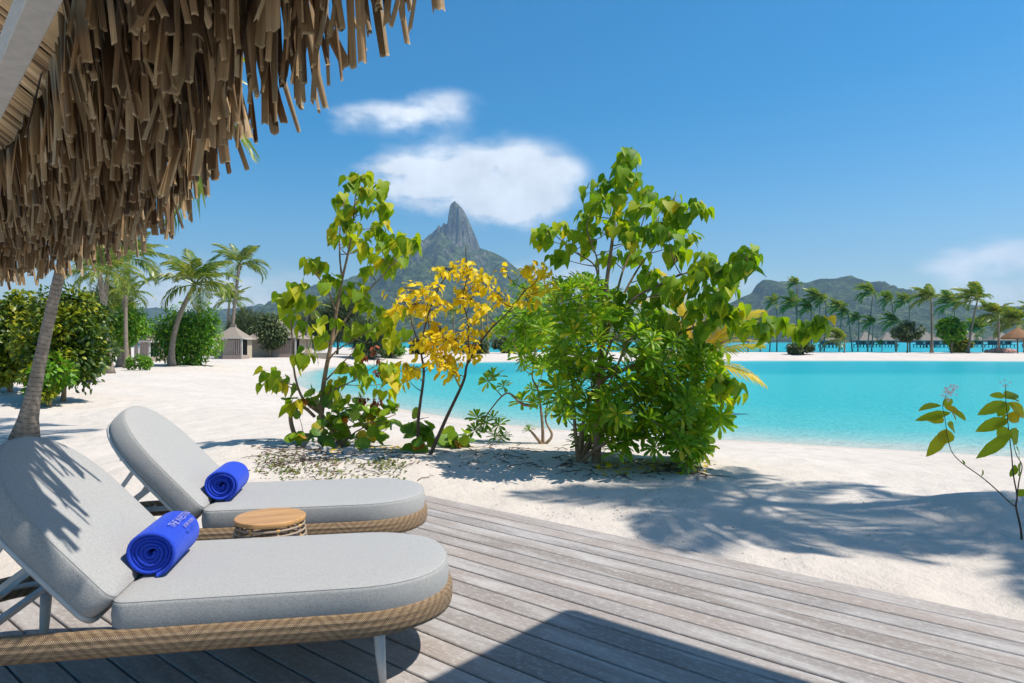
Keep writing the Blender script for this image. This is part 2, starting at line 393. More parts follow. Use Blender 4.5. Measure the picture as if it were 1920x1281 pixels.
def mat_thatch(name, dark=1.0, warm=1.0):
    m, nt, b = newmat(name)
    oi = nt.nodes.new('ShaderNodeObjectInfo'); ge = nt.nodes.new('ShaderNodeNewGeometry')
    rnd = M(nt, 'FRACT', M(nt, 'ADD', M(nt, 'MULTIPLY', oi.outputs['Random'], 5.1), M(nt, 'MULTIPLY', ge.outputs['Random Per Island'], 3.3)))
    k = dark
    c = ramp(nt, rnd, [(0.0, (0.07 * k, 0.038 * k, 0.017 * k)), (0.3, (0.28 * k, 0.17 * k, 0.078 * k)), (0.6, (0.46 * k, 0.305 * k, 0.155 * k)), (0.85, (0.36 * k, 0.255 * k, 0.135 * k)), (1.0, (0.60 * k, 0.43 * k, 0.25 * k))])
    uvn = noise(nt, 1.0, 4, 0.6, coords(nt, 'UV', (26, 1.6, 1)))
    c = mixc(nt, M(nt, 'MULTIPLY', smooth(nt, uvn, 0.45, 0.7), 0.5), c, (0.10 * k, 0.06 * k, 0.035 * k))
    tc = nt.nodes.new('ShaderNodeTexCoord'); sp = nt.nodes.new('ShaderNodeSeparateXYZ'); nt.links.new(tc.outputs['UV'], sp.inputs[0])
    tip = smooth(nt, sp.outputs[1], 0.975, 0.995)
    c = mixc(nt, M(nt, 'MULTIPLY', tip, 0.6), c, (0.60, 0.45, 0.26))
    bl = noise(nt, 14, 4, 0.6, tc.outputs['Object'])
    c = mixc(nt, M(nt, 'MULTIPLY', smooth(nt, bl, 0.5, 0.8), 0.2), c, (0.22 * k, 0.165 * k, 0.10 * k))
    nt.links.new(c, b.inputs['Base Color']); b.inputs['Roughness'].default_value = 0.6; b.inputs['Specular IOR Level'].default_value = 0.3
    bump(nt, b, uvn, 0.5, 0.004)
    return m
def mat_rock_forest(name, rock):
    m, nt, b = newmat(name)
    v = coords(nt)
    ge = nt.nodes.new('ShaderNodeNewGeometry'); sx = nt.nodes.new('ShaderNodeSeparateXYZ'); nt.links.new(ge.outputs['True Normal'], sx.inputs[0])
    px_ = nt.nodes.new('ShaderNodeSeparateXYZ'); nt.links.new(ge.outputs['Position'], px_.inputs[0])
    big = noise(nt, 0.004, 6, 0.6, v); med = noise(nt, 0.03, 6, 0.65, v)
    col = noise(nt, 1.0, 6, 0.65, coords(nt, 'Object', (0.05, 0.05, 0.006)))
    green = ramp(nt, med, [(0.30, (0.012, 0.026, 0.012)), (0.5, (0.062, 0.098, 0.036)), (0.64, (0.16, 0.20, 0.075))])
    stone = ramp(nt, col, [(0.36, (0.05, 0.048, 0.044)), (0.5, (0.17, 0.16, 0.14)), (0.64, (0.34, 0.32, 0.28))])
    steep = smooth(nt, M(nt, 'ADD', sx.outputs[2], M(nt, 'MULTIPLY', M(nt, 'SUBTRACT', big, 0.5), 0.5)), 0.62, 0.40)
    high = smooth(nt, M(nt, 'ADD', px_.outputs[2], M(nt, 'MULTIPLY', M(nt, 'SUBTRACT', big, 0.5), 260)), rock, rock + 120)
    f = M(nt, 'MULTIPLY', steep, high)
    f = M(nt, 'MULTIPLY', f, M(nt, 'ADD', 0.55, M(nt, 'MULTIPLY', smooth(nt, med, 0.6, 0.4), 0.45)))
    nt.links.new(mixc(nt, f, green, stone), b.inputs['Base Color']); b.inputs['Roughness'].default_value = 1.0; b.inputs['Specular IOR Level'].default_value = 0.0
    bump(nt, b, M(nt, 'ADD', med, col), 1.0, 34)
    return m
def mat_bark(name, c, ringscale=0.0, amp=0.35):
    m, nt, b = newmat(name)
    v = coords(nt)
    n = noise(nt, 9, 6, 0.65, v)
    col = ramp(nt, n, [(0.3, tuple(x * (1 - amp) for x in c)), (0.7, tuple(x * (1 + amp) for x in c))])
    h = n
    if ringscale:
        sp = nt.nodes.new('ShaderNodeSeparateXYZ'); tc = nt.nodes.new('ShaderNodeTexCoord'); nt.links.new(tc.outputs['UV'], sp.inputs[0])
        ring = M(nt, 'FRACT', M(nt, 'ADD', M(nt, 'MULTIPLY', sp.outputs[1], ringscale), M(nt, 'MULTIPLY', noise(nt, 3, 3, 0.6, v), 1.4)))
        rm = smooth(nt, M(nt, 'ABSOLUTE', M(nt, 'SUBTRACT', ring, 0.5)), 0.36, 0.5)
        n2 = noise(nt, 22, 4, 0.7, v)
        rm = M(nt, 'MULTIPLY', rm, smooth(nt, n2, 0.35, 0.6))
        col = mixc(nt, M(nt, 'MULTIPLY', rm, 0.75), col, tuple(x * 0.33 for x in c))
        col = mixc(nt, M(nt, 'MULTIPLY', smooth(nt, noise(nt, 3.5, 4, 0.6, v), 0.55, 0.75), 0.4), col, tuple(min(1, x * 1.5) for x in c))
        h = M(nt, 'ADD', M(nt, 'MULTIPLY', rm, -0.8), n)
    nt.links.new(col, b.inputs['Base Color']); b.inputs['Roughness'].default_value = 0.9; b.inputs['Specular IOR Level'].default_value = 0.15
    bump(nt, b, h, 0.7, 0.02)
    return m
MT = dict(
    sand=mat_sand(), water=mat_water(), deck=mat_deck(), fabric=mat_fabric(), rattan=mat_rattan(), towel=mat_towel(),
    thatch=mat_thatch('pandanus_thatch', 0.98), thatch_in=mat_thatch('pale_thatch_lining', 1.7), hutthatch=simple('grey_thatch', (0.29, 0.24, 0.195), 0.95, 30, 0.35, 0.1, 0.6, scale=(1, 1, 4)),
    rock=mat_rock_forest('forested_rock', 300), hill=mat_rock_forest('forested_hill', 190),
    trunk=mat_bark('palm_bark', (0.27, 0.215, 0.165), 14.0), bark=mat_bark('brown_bark', (0.27, 0.19, 0.125)), stem=mat_bark('olive_stem', (0.20, 0.165, 0.08)), darkstem=mat_bark('dark_stem', (0.10, 0.07, 0.05)),
    whitewood=simple('white_painted_timber', (0.53, 0.52, 0.48), 0.6, 14, 0.12, 0.3, 0.3, scale=(1, 1, 6)),
    metal=simple('light_grey_metal', (0.56, 0.55, 0.53), 0.4, 20, 0.05, 0.5), darkwood=simple('dark_timber', (0.12, 0.09, 0.07), 0.8, 10, 0.3, 0.2, 0.3),
    tabletop=simple('oiled_teak', (0.50, 0.27, 0.105), 0.4, 3.0, 0.22, 0.4, 0.05, scale=(1, 14, 1)), cane=simple('grey_rattan_cane', (0.36, 0.28, 0.21), 0.5, 30, 0.25, 0.4, 0.2), tie=simple('cane_binding', (0.60, 0.34, 0.07), 0.5, 30, 0.2),
    cream=simple('cream_plaster', (0.44, 0.37, 0.28), 0.9, 3, 0.1, 0.1, 0.1), slat=simple('weathered_slats', (0.36, 0.28, 0.24), 0.8, 4, 0.2, 0.2), teal=simple('teal_timber', (0.035, 0.13, 0.15), 0.7, 3, 0.35),
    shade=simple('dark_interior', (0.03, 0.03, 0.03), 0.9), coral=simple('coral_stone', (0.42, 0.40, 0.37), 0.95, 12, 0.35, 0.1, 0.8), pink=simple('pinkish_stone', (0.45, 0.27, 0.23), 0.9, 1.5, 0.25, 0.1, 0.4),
    thread=simple('silver_thread', (0.27, 0.28, 0.60), 0.6, 60, 0.3), threaddark=simple('tonal_thread', (0.055, 0.12, 0.62), 0.6, 60, 0.3), seam=simple('grey_seam', (0.36, 0.354, 0.34), 0.9, 50, 0.1),
    litter=simple('dry_litter', (0.19, 0.12, 0.07), 0.9, 3, 0.5, 0.1), white=simple('white_paint', (0.75, 0.74, 0.72), 0.6, 4, 0.06),
    flower=simple('white_petals', (0.80, 0.72, 0.70), 0.7, 20, 0.2),
)
LM = dict(
    heart=leafmat('heart_leaf_green', [(0.0, (0.111, 0.239, 0.010)), (0.3, (0.236, 0.372, 0.012)), (0.65, (0.399, 0.477, 0.016)), (0.9, (0.532, 0.533, 0.020)), (1.0, (0.739, 0.506, 0.020))], 0.5, 0.5, 0.35, spec=0.25),
    hibis=leafmat('hibiscus_leaf_green', [(0.0, (0.084, 0.216, 0.010)), (0.4, (0.182, 0.346, 0.012)), (0.75, (0.304, 0.447, 0.014)), (0.97, (0.440, 0.505, 0.020)), (1.0, (0.759, 0.520, 0.020))], 0.5, 0.5, 0.3, spec=0.25),
    naup=leafmat('naupaka_leaf_green', [(0.0, (0.112, 0.266, 0.014)), (0.5, (0.224, 0.408, 0.020)), (0.9, (0.378, 0.516, 0.024)), (1.0, (0.759, 0.599, 0.032))], 0.38, 0.5, 0.0, spec=0.35),
    yellow=leafmat('yellow_leaf', [(0.0, (0.80, 0.56, 0.006)), (0.5, (0.88, 0.73, 0.012)), (0.85, (0.86, 0.65, 0.008)), (1.0, (0.68, 0.66, 0.03))], 0.5, 0.48, 0.0, (1.15, 1.0, 0.6)),
    grape=leafmat('seagrape_leaf', [(0.0, (0.076, 0.202, 0.010)), (0.5, (0.182, 0.331, 0.015)), (0.9, (0.304, 0.418, 0.020)), (0.96, (0.516, 0.346, 0.020)), (1.0, (0.607, 0.144, 0.020))], 0.35, 0.4, 0.3),
    red=leafmat('red_dry_leaf', [(0.0, (0.22, 0.03, 0.02)), (1.0, (0.42, 0.09, 0.05))], 0.6, 0.3),
    big=leafmat('olive_leaf', [(0.0, (0.30, 0.36, 0.012)), (0.6, (0.46, 0.48, 0.014)), (0.9, (0.58, 0.44, 0.014)), (1.0, (0.66, 0.38, 0.02))], 0.45, 0.6, 0.45, spec=0.3),
    palm=leafmat('palm_frond', [(0.0, (0.075, 0.147, 0.016)), (0.5, (0.150, 0.227, 0.026)), (0.85, (0.263, 0.294, 0.045)), (1.0, (0.400, 0.331, 0.060))], 0.4, 0.36, 0.0, spec=0.6),
    palmy=leafmat('yellow_palm_frond', [(0.0, (0.66, 0.42, 0.02)), (0.5, (0.82, 0.56, 0.03)), (1.0, (0.66, 0.50, 0.08))], 0.4, 0.35, 0.0, (1.1, 1.0, 0.6)),
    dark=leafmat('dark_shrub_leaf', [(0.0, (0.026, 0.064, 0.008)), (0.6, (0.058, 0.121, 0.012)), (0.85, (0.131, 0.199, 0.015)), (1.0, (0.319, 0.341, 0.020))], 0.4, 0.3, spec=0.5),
    olive=leafmat('yellow_green_leaf', [(0.0, (0.079, 0.141, 0.010)), (0.5, (0.172, 0.230, 0.014)), (0.85, (0.317, 0.333, 0.020)), (1.0, (0.475, 0.410, 0.030))], 0.4, 0.35),
    bright=leafmat('bright_green_leaf', [(0.0, (0.059, 0.179, 0.010)), (0.5, (0.132, 0.301, 0.016)), (0.9, (0.211, 0.384, 0.020)), (1.0, (0.317, 0.346, 0.020))], 0.4, 0.35),
    grey=leafmat('grey_green_leaf', [(0.0, (0.046, 0.070, 0.022)), (0.6, (0.091, 0.127, 0.040)), (1.0, (0.169, 0.191, 0.070))], 0.5, 0.25),
    needle=leafmat('casuarina_needle', [(0.0, (0.035, 0.060, 0.022)), (0.6, (0.065, 0.10, 0.032)), (1.0, (0.11, 0.14, 0.05))], 0.6, 0.25),
    weed=leafmat('weed_green', [(0.0, (0.08, 0.12, 0.02)), (0.7, (0.15, 0.19, 0.04)), (1.0, (0.25, 0.22, 0.08))], 0.6, 0.3),
)
MT['flower'] = leafmat('white_petals', [(0.0, (0.80, 0.70, 0.68)), (1.0, (0.88, 0.84, 0.82))], 0.7, 0.5, 0.0, (1.0, 1.0, 1.0), spec=0.1)
# ------------------------------------------------------------------ terrain and water
ZW = -0.75
def wpt(u, v):
    p = pxz(u, v, ZW); return (p.x, p.y)
POOL = [wpt(*q) for q in ((640, 687), (600, 691), (570, 698), (556, 709), (560, 722), (590, 735), (640, 745), (700, 757), (760, 768), (850, 783), (950, 796), (1100, 810), (1250, 819), (1400, 826), (1560, 836), (1720, 845), (1920, 857), (2300, 880))]
POOL += [(30, 9), (60, 9), (95, 25), (95, 70)] + [wpt(*q) for q in ((1920, 677), (1700, 676), (1420, 676), (1200, 677), (940, 678), (800, 680), (700, 683))]
POOLA = np.array(POOL)
def pool_sd(X, Y):
    """signed distance to the pool, negative in the water"""
    X = np.asarray(X, float); Y = np.asarray(Y, float)
    d = np.full(X.shape, 1e9); ins = np.zeros(X.shape, bool); n = len(POOLA)
    for i in range(n):
        ax, ay = POOLA[i]; bx, by = POOLA[(i + 1) % n]
        ex, ey = bx - ax, by - ay; t = np.clip(((X - ax) * ex + (Y - ay) * ey) / (ex * ex + ey * ey), 0, 1)
        d = np.minimum(d, np.hypot(X - ax - t * ex, Y - ay - t * ey))
        c = (ay > Y) != (by > Y)
        with np.errstate(divide='ignore', invalid='ignore'):
            xi = (bx - ax) * (Y - ay) / (by - ay if by != ay else 1e-9) + ax
        ins ^= c & (X < xi)
    return np.where(ins, -d, d)
def sstep(x, a, b):
    t = np.clip((x - a) / (b - a), 0, 1); return t * t * (3 - 2 * t)
def height(X, Y):
    X = np.asarray(X, float); Y = np.asarray(Y, float)
    d = pool_sd(X, Y)
    land = -0.12 + 0.0 * X
    land = land + 0.17 * np.exp(-((Y - 8.4) / 1.7) ** 2) * sstep(X, -5.5, -3.2) * sstep(X, 3.2, 1.6)
    land = land + 0.20 * np.exp(-(((X - 4.15) / 0.55) ** 2 + ((Y - 5.75) / 0.45) ** 2))
    land = land + 0.45 * np.exp(-(((X + 13.5) / 4.0) ** 2 + ((Y - 19) / 5.0) ** 2))
    rough = fbm(X * 0.9, Y * 0.9, 4) * 0.045 + fbm(X * 3.1 + 9, Y * 3.1, 3) * 0.016
    near = sstep(np.hypot(X, Y), 60, 20)
    shore = ZW + 0.085 * np.maximum(d, 0) + 0.006 * np.maximum(d, 0) ** 1.5
    k = 0.12; hmin = np.clip(0.5 + 0.5 * (shore - land) / k, 0, 1)
    out = shore * (1 - hmin) + land * hmin - k * hmin * (1 - hmin)
    out = out + rough * near * sstep(d, 0.5, 4)
    deckx = (X + 0.965) * 0.767 + (Y - 6.16) * -0.641; decky = (X + 0.965) * -0.641 + (Y - 6.16) * -0.767
    under = sstep(decky, -0.35, 0.1) * sstep(deckx, -0.3, 0.1)
    out = out * (1 - under) + np.minimum(out, -0.13) * under
    Yout = 103 + 75 * sstep(-X, 3, 32) + 1.5 * np.sin(X * 0.09)
    sea = ZW + 0.075 * (Yout - Y)
    out = np.minimum(out, np.maximum(sea, ZW - 4))
    rr = np.hypot(X, Y); out = np.minimum(out, ZW + 0.05 * (330 - rr))
    dep = np.minimum(0.11 * np.maximum(-d, 0), 1.0) + 1.25 * sstep(Y, 40, 50) * sstep(-d, 0.5, 6)
    out = np.where(d < 0, ZW - dep, out)
    return np.maximum(out, ZW - 4.5)
def hgt(x, y): return float(height(np.array([x]), np.array([y]))[0])
def ground(u, v, ymax=140):
    """point where the ray through photo pixel (u, v) meets the ground"""
    ys = np.concatenate([np.arange(2.0, 30, 0.02), np.arange(30, ymax, 0.1)])
    xs = (u - 960) / F * ys; zs = CZ - (v - 640) / F * ys
    k = np.argmax(zs <= height(xs, ys))
    y = ys[k] if zs[-1] <= 1e9 and (zs <= height(xs, ys)).any() else ymax
    return Vector(((u - 960) / F * y, y, hgt((u - 960) / F * y, y)))
def polar(radii, z_fn):
    az = np.radians(np.concatenate([np.arange(-180, -48, 3.0), np.arange(-48, 48, 0.28), np.arange(48, 180, 3.0)]))
    na = len(az); r = np.asarray(radii)
    X = np.outer(r, np.sin(az)); Y = np.outer(r, np.cos(az)); Z = z_fn(X, Y)
    V = np.stack([X, Y, Z], -1).reshape(-1, 3)
    V = np.concatenate([V, [[0, 0, float(z_fn(np.zeros(1), np.zeros(1))[0])]]]); c = len(V) - 1
    i, j = np.meshgrid(np.arange(len(r) - 1), np.arange(na), indexing='ij'); j2 = (j + 1) % na
    Fq = np.stack([i * na + j, (i + 1) * na + j, (i + 1) * na + j2, i * na + j2], -1).reshape(-1, 4)
    # centre ring closed with degenerate-free quads
    return V, Fq, na
rad = np.concatenate([np.geomspace(0.6, 40, 210), np.geomspace(40.8, 420, 110)])
V, Fq, na = polar(rad, height)
ground_o = link('ground', np_mesh('ground', V, Fq[:, ::-1], MT['sand'], True)); tag(ground_o, 'white coral sand beach around the lagoon pool', 'sand', kind='structure')
rad = np.concatenate([np.geomspace(6, 130, 200), np.geomspace(133, 12000, 60)])
V, Fq, na = polar(rad, lambda X, Y: np.full(X.shape, ZW))
wm = np_mesh('water', V, Fq[:, ::-1], MT['water'], True)
dep = ZW - height(V[:, 0], V[:, 1]); far = (V[:, 1] > 98) | (np.hypot(V[:, 0], V[:, 1]) > 160)
dep = np.where(far & (dep > 0), np.clip(dep * 0.7 + 0.6, 0, 2.0), dep)
at = wm.attributes.new('depth', 'FLOAT', 'POINT'); at.data.foreach_set('value', dep.astype(np.float32))
tag(link('water', wm), 'turquoise lagoon water', 'water', kind='structure')

# ------------------------------------------------------------------ mountains
def mountain(name, prof, D, W, mat, label, step=7.0, spire=None, seed=0, spur=0.55):
    us = np.array([p[0] for p in prof], float); vsx = np.array([p[1] for p in prof], float)
    xs = (us - 960) / F * D; zs = CZ + (640 - vsx) / F * D + 4
    X1 = np.arange(xs.min(), xs.max() + step, step); P1 = np.interp(X1, xs, zs)
    ny = int(W * 1.5 / (step * 1.6)); Y1 = np.linspace(D - W, D + W * 0.5, ny)
    X, Y = np.meshgrid(X1, Y1); P0 = np.broadcast_to(P1, X.shape)
    t = np.where(Y < D, (D - Y) / W, (Y - D) / (W * 0.5))
    wob = fbm(X / 420 + seed, Y / 420, 4) ; rid = 1 - np.abs(fbm(X / 230 + seed * 3, Y / 520 + 5, 4)) * 2.2
    tt = np.clip(t * (1 + 0.35 * wob * np.minimum(t * 4, 1)), 0, 1)
    g = (1 - tt) ** 1.55
    Z = P0 * g * (1 + spur * (rid - 0.6) * np.clip(t * 5, 0, 1) * (1 - tt)) 
    Z = Z + (fbm(X / 60, Y / 60, 4) * 30 + fbm(X / 16, Y / 16, 2) * 9) * np.clip(t * 6, 0.12, 1) * np.clip(P0 / 120, 0.2, 1) * g ** 0.3
    if spire is not None:
        su = np.array([p[0] for p in spire], float); sv = np.array([p[1] for p in spire], float)
        sx = (su - 960) / F * D; sz = CZ + (640 - sv) / F * D
        SP = np.interp(X1, sx, sz, left=-1e3, right=-1e3); SP = np.broadcast_to(SP, X.shape)
        rel = np.abs(Y - D + 6 * fbm(X / 18, Y * 0 + 3, 3) * 6)
        wid = 34 + 95 * np.clip((X - sx.min()) / (sx.max() - sx.min()) * (1 - (X - sx.min()) / (sx.max() - sx.min())) * 4, 0, 1)
        fall = np.clip((rel - wid) / 70, 0, None) ** 1.15
        Z = np.maximum(Z, SP + np.minimum(0, fbm(X / 14, Y / 80, 4) * 26 - 8 - np.abs(fbm(X / 26 + 3, Y / 140, 3)) * 36) * (rel > 14) - fall * 190)
    Z = np.maximum(Z, -6)
    n, mm = X.shape; i, j = np.meshgrid(np.arange(n - 1), np.arange(mm - 1), indexing='ij')
    Fq = np.stack([i * mm + j, i * mm + j + 1, (i + 1) * mm + j + 1, (i + 1) * mm + j], -1).reshape(-1, 4)
    o = link(name, np_mesh(name, np.stack([X, Y, Z], -1).reshape(-1, 3), Fq, mat, True))
    return tag(o, label, 'mountain', kind='structure')
mountain('mountain', [(330, 648), (420, 625), (520, 590), (560, 560), (576, 544), (590, 534), (640, 530), (700, 508), (742, 478), (775, 466), (800, 447), (835, 432), (860, 446), (900, 466), (925, 474), (948, 486), (975, 508), (1030, 540), (1100, 566), (1180, 596), (1280, 622), (1400, 648)],
         3600, 1900, MT['rock'], 'rocky mountain with a tall spire above the lagoon',
         spire=[(792, 470), (796, 452), (808, 441), (822, 431), (834, 425), (839, 419), (843, 424), (845, 408), (846, 394), (851, 387), (857, 385), (864, 389), (870, 396), (876, 408), (884, 425), (893, 446), (902, 470)], seed=2)
mountain('hill', [(1230, 648), (1300, 600), (1340, 582), (1390, 559), (1410, 550), (1419, 535), (1431, 526), (1446, 526), (1458, 529), (1485, 526), (1511, 529), (1538, 521), (1568, 521), (1585, 518), (1594, 517), (1600, 522), (1620, 529), (1642, 533), (1674, 541), (1680, 547), (1722, 556), (1775, 566), (1835, 575), (1894, 575), (1960, 580), (2100, 600), (2300, 645)],
         2600, 1050, MT['hill'], 'long forested hill behind the far palms', step=7.0, seed=9, spur=0.4)
mountain('ridge', [(-300, 640), (-100, 605), (120, 588), (265, 580), (294, 577), (340, 586), (430, 580), (477, 574), (485, 570), (495, 572), (499, 579), (523, 575), (544, 579), (600, 584), (680, 600), (800, 640)],
         4300, 1100, MT['hill'], 'low blue ridge behind the huts', step=12.0, seed=21)

# ------------------------------------------------------------------ deck
A2 = Vector((0.767, -0.641, 0)).normalized(); B2 = Vector((-0.641, -0.767, 0)).normalized(); DC = Vector((-0.965, 6.16, 0))
deck_rz = math.atan2(A2.y, A2.x)
deck = empty('deck', (DC.x, DC.y, -0.12), 0); tag(deck, 'weathered grey timber deck beside the sand', 'deck', kind='structure')
def plank_mesh(L, w, th):
    mb = MB(); c = 0.004
    sec = [(-w / 2, -th), (w / 2, -th), (w / 2, -c), (w / 2 - c, 0), (-w / 2 + c, 0), (-w / 2, -c)]
    mb.quadgrid([[(0, y, z) for y, z in sec], [(L, y, z) for y, z in sec]], closed_u=True)
    mb.poly([(0, y, z) for y, z in reversed(sec)]); mb.poly([(L, y, z) for y, z in sec])
    return mb.mesh('plank', MT['deck'])
PW = 0.149; pm = plank_mesh(11.0, PW - 0.0105, 0.038)
for i in range(46):
    o = link('plank', pm, deck)
    p = DC + B2 * (PW * (i + 0.5)) + A2 * random.uniform(-0.004, 0.006)
    o.location = (p.x - DC.x, p.y - DC.y, 0.12 + random.uniform(-0.0012, 0.0012)); o.rotation_euler = (0, 0, deck_rz + random.uniform(-0.0002, 0.0002))
jm = MB(); jm.box((0, 0, 0), (0.05, 46 * PW - 0.05, 0.085)); jm = jm.mesh('joist', MT['darkwood'])
for k in range(19):
    p = DC + A2 * (0.06 + k * 0.6) + B2 * (23 * PW)
    o = link('joist', jm, deck); o.location = (p.x - DC.x, p.y - DC.y, 0.12 - 0.0405 - 0.0425); o.rotation_euler = (0, 0, deck_rz)
mb = MB(); mb.box((5.5, 0.0, 0), (11.0, 0.022, 0.13)); fo = mb.build('fascia', MT['deck'], deck)
p = B2 * 0.0 - B2 * 0.0145; fo.location = (p.x, p.y, 0.12 - 0.072); fo.rotation_euler = (0, 0, deck_rz)
# ------------------------------------------------------------------ thatched eave, upper left
EAVE_PX = [(900, -110, 1.75, 2.40), (775, 22, 2.07, 2.35), (690, 88, 2.22, 2.31), (600, 152, 2.40, 2.27), (545, 208, 2.60, 2.23), (410, 308, 3.1, 2.15), (340, 398, 3.7, 2.05), (290, 438, 4.2, 2.0), (200, 486, 5.0, 1.95), (100, 518, 5.8, 1.9), (0, 538, 6.5, 1.87), (-110, 550, 7.2, 1.85)]
EV = [px(u, v, y) for u, v, y, z in EAVE_PX]
roof = empty('thatched_eave', (EV[-1].x, EV[-1].y, hgt(EV[-1].x, EV[-1].y)), 0, 'shaggy brown pandanus thatch eave hanging over the upper left', 'thatch roof')
RO = Vector(roof.location)
seg = [(EV[i + 1] - EV[i]).length for i in range(len(EV) - 1)]; cum = [0]
for s_ in seg: cum.append(cum[-1] + s_)
def eave_at(s):
    s = max(0, min(cum[-1] - 1e-6, s))
    for i in range(len(seg)):
        if s <= cum[i + 1]:
            t = (s - cum[i]) / seg[i]; p = EV[i].lerp(EV[i + 1], t)
            a = EV[max(i - 1, 0)]; b = EV[min(i + 2, len(EV) - 1)]
            d = (b - a); d.z = 0; d.normalize()
            return p, d, Vector((-d.y, d.x, 0))          # position, direction, inward normal
SLOPE = 0.62; UND = 0.46
def strip_mesh(mbuf, pos, down, nrm, L, w, curl, bend, nl=4):
    """one curled pandanus leaf strip: nl+1 rows of 4 vertices"""
    d = down.normalized(); z = (nrm - d * nrm.dot(d)).normalized(); x = d.cross(z)
    rows = []
    for i in range(nl + 1):
        t = i / nl; cc = curl * (0.75 + 0.5 * t)
        ww = w * (0.8 + 0.2 * min(1, t * 3))
        c = pos + d * (L * t) + z * (bend * L * t * t)
        r = ww / max(abs(cc), 0.05); row = []
        for j in range(5):
            a = (j / 4 - 0.5) * cc
            row.append(c + x * (r * math.sin(a)) + z * (r * (math.cos(a) - math.cos(cc / 2)) * (1 if cc > 0 else -1)) + d * (random.uniform(-0.007, 0.007) if i == nl else 0))
        rows.append(row)
    mbuf.quadgrid(rows, lambda i, j: (j / 4, i / nl))
b0 = px(120, 0, 2.40); b1 = px(0, 228, 3.73); b0.z = b1.z = 2.55; bd = (b1 - b0).normalized(); bn = Vector((-bd.y, bd.x, 0))
strips = []
NROW = 5
for k in range(NROW):
    ins = 0.015 + k * 0.135
    s = random.uniform(0, 0.03)
    while s < cum[-1]:
        p, d, nin = eave_at(s)
        L = random.uniform(0.42, 0.80) * (1.0 if k else 0.7)
        if random.random() < 0.06: L *= 1.25
        low = p.z + ins * SLOPE + random.gauss(0, 0.05) + (0 if k else 0.02) + (0.05 if random.random() < .3 else 0)
        top = p + nin * (ins + random.uniform(-0.03, 0.03)); top.z = min(low + L, p.z + UND + ins * SLOPE + 0.08); L = max(0.16, top.z - low)
        if (top - b0).dot(bn) > -0.07 or (top + (Vector((0, 0, -1)) * L) - b0).dot(bn) > -0.07:
            s += 0.03; continue
        lean = d * random.gauss(0, 0.10) - nin * (random.gauss(0.03, 0.10) if k < 3 else random.gauss(0.14, 0.10))
        down = Vector((0, 0, -1)) + lean
        nrm = nin * math.cos(1) + d * random.gauss(0, 0.9) + nin * random.uniform(0.3, 1.0)
        w = random.uniform(0.028, 0.064) * (1.25 if random.random() < 0.15 else 1)
        curl = random.choice((1, 1, -1)) * random.choice((random.uniform(0.8, 2.2), random.uniform(2.0, 5.0)))
        strips.append((top, down, nrm, L, w, curl, random.gauss(0, 0.07)))
        s += random.uniform(0.014, 0.050) * (1.0 if k else 0.6)
def vis(st):
    c = st[0] + st[1].normalized() * st[3] * 0.8
    if c.y < 0.5: return -1
    u = 960 + c.x / c.y * F; v = 640 - (c.z - CZ) / c.y * F
    return (st[4] / c.y * F) * (0.6 + 0.8 * random.random()) if (-20 < u < 800 and -20 < v < 560) else -1
order = sorted(range(len(strips)), key=lambda i: -vis(strips[i]))
mbuf = MB()
for n_, i in enumerate(order):
    top, down, nrm, L, w, curl, bend = strips[i]
    if n_ < 300:
        m1 = MB(); strip_mesh(m1, Vector((0, 0, 0)), down, nrm, L, w, curl, bend)
        o = link('thatch_leaf', m1.mesh('thatch_leaf', MT['thatch'], True), roof); o.location = top - RO
    else: strip_mesh(mbuf, top - RO, down, nrm, L, w, curl, bend)
o = mbuf.build('thatch', MT['thatch'], roof, True); o['kind'] = 'stuff'
# roof body: underside lining, thick top, battens, eave beam, posts
def roof_rows(offs):
    rows = []
    for s in np.linspace(0, cum[-1], 40):
        p, d, nin = eave_at(s)
        rows.append([p + nin * a + Vector((0, 0, b)) - RO for a, b in offs])
    return rows
mb = MB()
mb.quadgrid(roof_rows([(-0.02, UND), (0.5, UND + 0.5 * SLOPE), (1.1, UND + 1.1 * SLOPE), (1.9, UND + 1.9 * SLOPE), (1.9, UND + 0.18 + 1.9 * SLOPE), (0.5, UND + 0.18 + 0.5 * SLOPE), (-0.05, UND + 0.12)]), closed_u=True)
mb.build('roof_body', MT['thatch'], roof)
mb = MB(); dirs = []
for s in np.arange(0, cum[-1], 0.034):
    for k in range(4):
        p, d, nin = eave_at(s + random.uniform(-0.01, 0.01)); a0 = 0.5 + k * 0.36
        top = p + nin * (a0 + 0.42) + Vector((0, 0, UND - 0.025 + (a0 + 0.42) * SLOPE)) - RO
        strip_mesh(mb, top, (-nin + Vector((0, 0, -SLOPE)) + d * random.gauss(0, 0.03) + Vector((0, 0, -0.06))), Vector((0, 0, -1)), 0.44, 0.05, random.uniform(0.4, 1.2), 0.02, 2)
o = mb.build('thatch_lining', MT['thatch_in'], roof, True); o['kind'] = 'stuff'
for a in (0.10, 0.40):
    mb = MB(); mb.tube([q for r in roof_rows([(a, UND - 0.008 + a * SLOPE)]) for q in r], 0.018, 6); mb.build('batten', MT['darkwood'], roof)
b0 = px(120, 0, 2.40); b1 = px(0, 228, 3.73); b0.z = b1.z = 2.55; bd = (b1 - b0).normalized(); bn = Vector((-bd.y, bd.x, 0))
mb = MB(); mb.bar(b0 - bd * 4.2 + bn * 0.05 + Vector((0, 0, 0.06)) - RO, b1 + bd * 2.5 + bn * 0.05 + Vector((0, 0, 0.06)) - RO, 0.10, 0.12)
mb.build('eave_beam', MT['whitewood'], roof, bevel=0.006)
